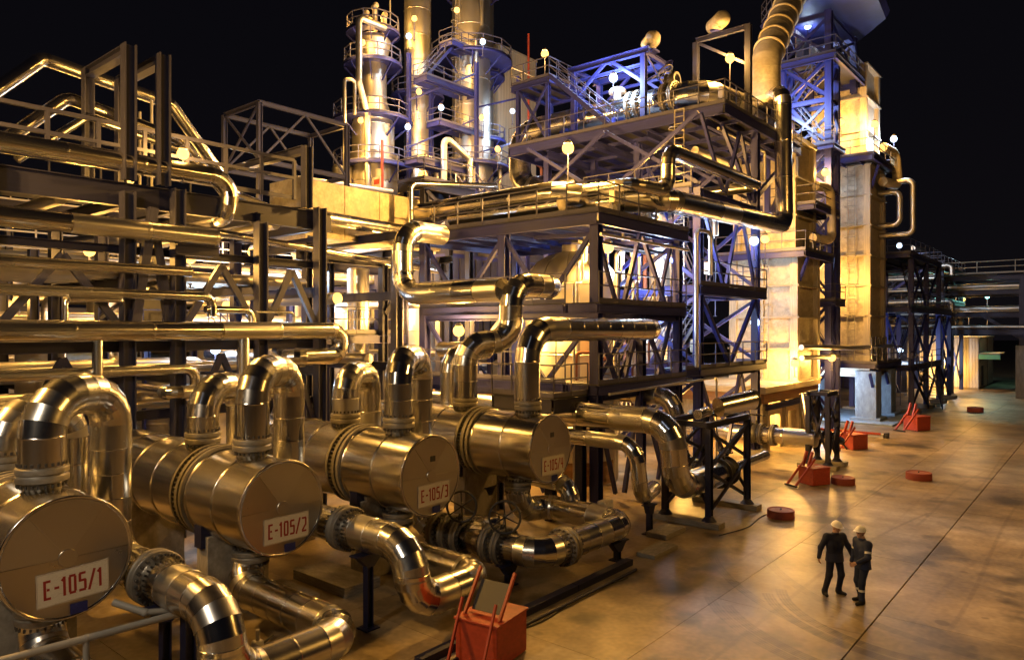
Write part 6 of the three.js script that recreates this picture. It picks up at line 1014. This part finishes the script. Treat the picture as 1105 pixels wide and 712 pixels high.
// ================================================================ LAMPS (each a fitting with its own light)
const Ls = [
  // px, py, depth, intensity, colour, pole, label
  [588, 58, 44.6, 260, SOD, 2.3, 'sodium lamp on the corner of the stair tower top'],
  [788, 63, 37.5, 260, SOD, 2.3, 'sodium lamp beside the hoist motor at the upper platform edge'],
  [613, 160, 28.5, 420, SOD, 2.2, 'sodium lamp post on the middle platform corner'],
  [656, 267, 28.4, 130, SOD, 1.4, 'sodium lamp under the middle platform corner'],
  [830, 113, 41.6, 150, SOD, 1.0, 'sodium lamp behind the upper platform railing'],
  [495, 357, 29.5, 130, SOD, 1.8, 'sodium lamp low behind the E-105/4 risers'],
  [430, 339, 33.5, 200, SOD, 1.5, 'sodium lamp between the golden upright pipes'],
  [456, 189, 36.5, 260, SOD, 2.0, 'sodium lamp above the cream duct'],
  [399, 22, 62, 260, SOD, 1.6, 'sodium lamp at the vents of the squat column'],
  [447, 20, 60, 220, SOD, 1.8, 'sodium lamp on the high walkway between columns'],
  [391, 46, 58.5, 180, SOD, 1.8, 'sodium lamp left of the squat column neck'],
  [452, 99, 58.5, 260, SOD, 2.2, 'sodium lamp on a pole between the columns'],
  [389, 130, 58, 220, SOD, 2.0, 'sodium lamp over the small safety board'],
  [374, 159, 57, 200, SOD, 2.0, 'sodium lamp at the lower left of the squat column'],
  [520, 127, 60, 200, SOD, 1.6, 'sodium lamp on the walkway beside the sheet-clad block'],
  [537, 161, 60, 260, SOD, 1.8, 'sodium lamp near the foot of the sheet-clad block'],
  [493, 11, 58.5, 260, SOD, 1.4, 'sodium lamp high on the tallest column'],
  [197, 166, 22.6, 70, SOD, 0.9, 'sodium lamp on the rack walkway beside the portal posts'],
  [96, 271, 24, 60, SOD, 1.0, 'sodium lamp inside the rack near the thin pipe'],
  [205, 279, 24.5, 60, SOD, 1.0, 'sodium lamp beside the grey rack column'],
  [272, 272, 36, 58, SOD, 1.4, 'left one of the twin sodium lamps behind the rack'],
  [281, 269, 37, 58, SOD, 1.4, 'right one of the twin sodium lamps behind the rack'],
  [160, 306, 31, 34, SOD, 1.2, 'sodium lamp glowing low inside the rack'],
  [908, 132, 50.3, 65, SOD, 1.0, 'left sodium lamp on the high platform of the taller furnace'],
  [944, 134, 50.6, 70, SOD, 1.0, 'right sodium lamp on the high platform of the taller furnace'],
  [901, 72, 51.6, 90, SOD, 0.8, 'sodium lamp glowing under the furnace hood'],
  [891, 186, 46.5, 90, SOD, 1.2, 'sodium lamp by the upper gallery of the shorter furnace'],
  [826, 258, 40.5, 62, SOD, 1.4, 'sodium lamp by the lower gallery of the shorter furnace'],
  [858, 392, 41.2, 85, SOD, 0.8, 'dazzling sodium lamp at the foot of the shorter furnace'],
  [898, 386, 45.2, 120, SOD, 0.8, 'sodium lamp between the feet of both furnaces'],
  [846, 196, 41, 50, SOD, 0.9, 'sodium lamp lighting the shorter furnace wall'],
  [746, 450, 34.5, 70, SOD, 1.4, 'small sodium lamp low behind the near blue frame'],
  [810, 437, 40.2, 90, SOD, 1.2, 'small sodium lamp under the lit ledge'],
  [1040, 323, 82, 220, SOD, 1.4, 'sodium lamp among the modules past the stair tower'],
  [1046, 341, 84, 160, SOD, 1.2, 'second sodium lamp among the far modules'],
  [975, 340, 78, 160, SOD, 1.4, 'sodium lamp behind the stair tower'],
  [905, 302, 50.2, 70, SOD, 1.2, 'sodium lamp on the blue tower at mid height'],
  [735, 212, 36, 120, SOD, 1.3, 'sodium lamp shining behind the stepped golden pipe'],
  [600, 352, 29.5, 110, SOD, 1.6, 'sodium lamp hidden beside the domed vessel'],
  [662, 84, 38.6, 130, WHT, 2.0, 'white lamp under the lifting gantry'],
  [712, 272, 33.5, 130, WHT, 1.4, 'white lamp inside the middle platform tower'],
  [814, 260, 37.2, 16, WHT, 1.0, 'white lamp on the blue structure beside the furnace gallery'],
  [815, 348, 37.6, 40, WHT, 1.0, 'white lamp on the blue structure column lower down'],
  [849, 116, 46.5, 110, WHT, 1.0, 'white lamp behind the leaning duct'],
  [872, 28, 50.5, 90, WHT, 1.0, 'white lamp under the roof of the blue tower'],
  [965, 150, 53.5, 60, WHT, 2.0, 'white lamp on a pole at the end of the high platform'],
  [971, 265, 66, 90, WHT, 2.0, 'white lamp on top of the stair tower'],
  [972, 378, 62.5, 120, WHT, 1.6, 'white lamp on the lower landing of the stair tower'],
  [1022, 389, 76, 70, WHT, 1.4, 'white lamp between the stair tower and the cabin'],
  [899, 200, 48.6, 30, WHT, 1.0, 'white lamp on the blue tower near the upper gallery'],
  [440, 137, 57, 150, WHT, 1.2, 'white lamp on the side of the squat column'],
  [441, 39, 58.5, 100, WHT, 1.2, 'white lamp by the high stair between columns'],
  [521, 45, 60, 110, WHT, 1.2, 'white lamp right of the tallest column'],
  [476, 116, 58.5, 70, WHT, 1.0, 'white lamp in the middle of the column group'],
  [553, 120, 66, 110, WHT, 1.2, 'upper white lamp on the lattice mast'],
  [555, 149, 66, 110, WHT, 1.2, 'lower white lamp on the lattice mast'],
  [232, 377, 27, 30, WHT, 1.0, 'white lamp low behind the long level pipe'],
  [236, 250, 33, 60, WHT, 1.2, 'white lamp behind the rack under the bent pipe'],
  [318, 297, 34, 90, WHT, 1.4, 'white lamp over the blue access platform'],
  [330, 302, 38, 60, WHT, 1.2, 'second white lamp near the blue access platform'],
  [60, 262, 33, 40, SOD, 1.2, 'sodium lamp behind the rack near the first columns'],
  [20, 325, 30, 32, SOD, 1.2, 'sodium lamp at the edge behind the long level pipe'],
  [120, 235, 40, 72, SOD, 1.4, 'sodium lamp deep behind the rack under the big pipe'],
  [245, 330, 33, 32, SOD, 1.2, 'sodium lamp behind the hooked rack pipes'],
  [345, 330, 36, 43, SOD, 1.4, 'sodium lamp right of the blue access platform'],
  [395, 300, 42, 72, SOD, 1.4, 'sodium lamp far between the golden upright pipes'],
  [30, 195, 46, 72, SOD, 1.4, 'sodium lamp far back over the racks'],
  [140, 195, 48, 72, SOD, 1.4, 'sodium lamp far back between the portal posts'],
  [225, 232, 44, 72, SOD, 1.4, 'sodium lamp far back below the bent rack pipe'],
  [330, 265, 46, 72, SOD, 1.4, 'sodium lamp far back under the cream duct'],
  [1016, 398, 80, 190, SOD, 1.4, 'sodium lamp lighting the front of the white cabin'],
  [772, 318, 40, 38, WHT, 1.2, 'white lamp in front of the cooler bank'],
  [690, 335, 33, 50, WHT, 1.2, 'white lamp behind the domed vessel'],
  [881, 404, 51.6, 60, WHT, 0.4, 'white lamp tucked under the deck of the taller furnace'],
  [1012, 322, 80, 110, TEAL, 1.2, 'teal lamp inside the far lattice module'],
  [1066, 320, 84, 90, TEAL, 1.2, 'second teal lamp at the far lattice module edge'],
  [1000, 336, 76, 110, SOD, 1.2, 'sodium lamp low in the far lattice module'],
  [1032, 300, 84, 120, WHT, 1.2, 'white lamp on the far yard rack'],
];
for (const [px, py, d, cd, c, po, label] of Ls) { const at = atD(px, py, d), pole = px > 950 && d > 60 && py > 290 ? at.y : po; lamp(label, at, cd * (px > 950 && d > 60 ? 0.7 : d > 54 ? 0.5 : px < 420 ? 1.2 : 1.7), c, { pole, r: d > 27 ? 0.235 : 0.18 }); }
// floodlight masts outside the picture that light the yard and the near exchangers
function mast(label, x, z, h, cd, c = SOD) {
  const g = thing('floodlight_mast', label, 'floodlight mast', V(x, 0, z), 'floodlight masts by the yard');
  mesh(g, 'pole', unitCyl(0.14, 12, 0.08), M.steelGrey).scale.y = h; mesh(g, 'base', boxG(0.6, 0.3, 0.6), M.concrete, V(0, 0.15, 0)); mesh(g, 'cross_arm', boxG(1.6, 0.08, 0.08), M.steelGrey, V(0, h - 0.2, 0));
  for (const s of [-0.6, 0.6]) { const f = new THREE.Group(); f.name = 'floodlight'; f.position.set(s, h, 0); g.add(f); mesh(f, 'housing', memo('fh', () => new THREE.LatheGeometry([[0.001, 0.22], [0.2, 0.2], [0.26, 0.05], [0.25, 0.04]].map(a => new THREE.Vector2(...a)), 18)), M.railPale, V(0, 0.08, 0)); mesh(f, 'lamp_globe', memo('globe0.2', () => new THREE.SphereGeometry(0.2, 16, 10)), lampMat(c, 6)); const l = new THREE.PointLight(C(...c), cd, 0, 2); l.castShadow = true; l.name = 'lamp_light'; l.shadow.radius = 10; f.add(l); }
}
mast('tall twin floodlight mast standing by the open yard', 27, 6, 15, 230);
mast('tall twin floodlight mast behind the viewpoint', -3, -9.5, 10.5, 110, HAL);
mast('tall twin floodlight mast at the near end of the rack', 1.5, -19.5, 12.5, 340);
scene.traverse(o => { if (o.isMesh) o.castShadow = o.receiveShadow = true; });
renderer.render(scene, camera);
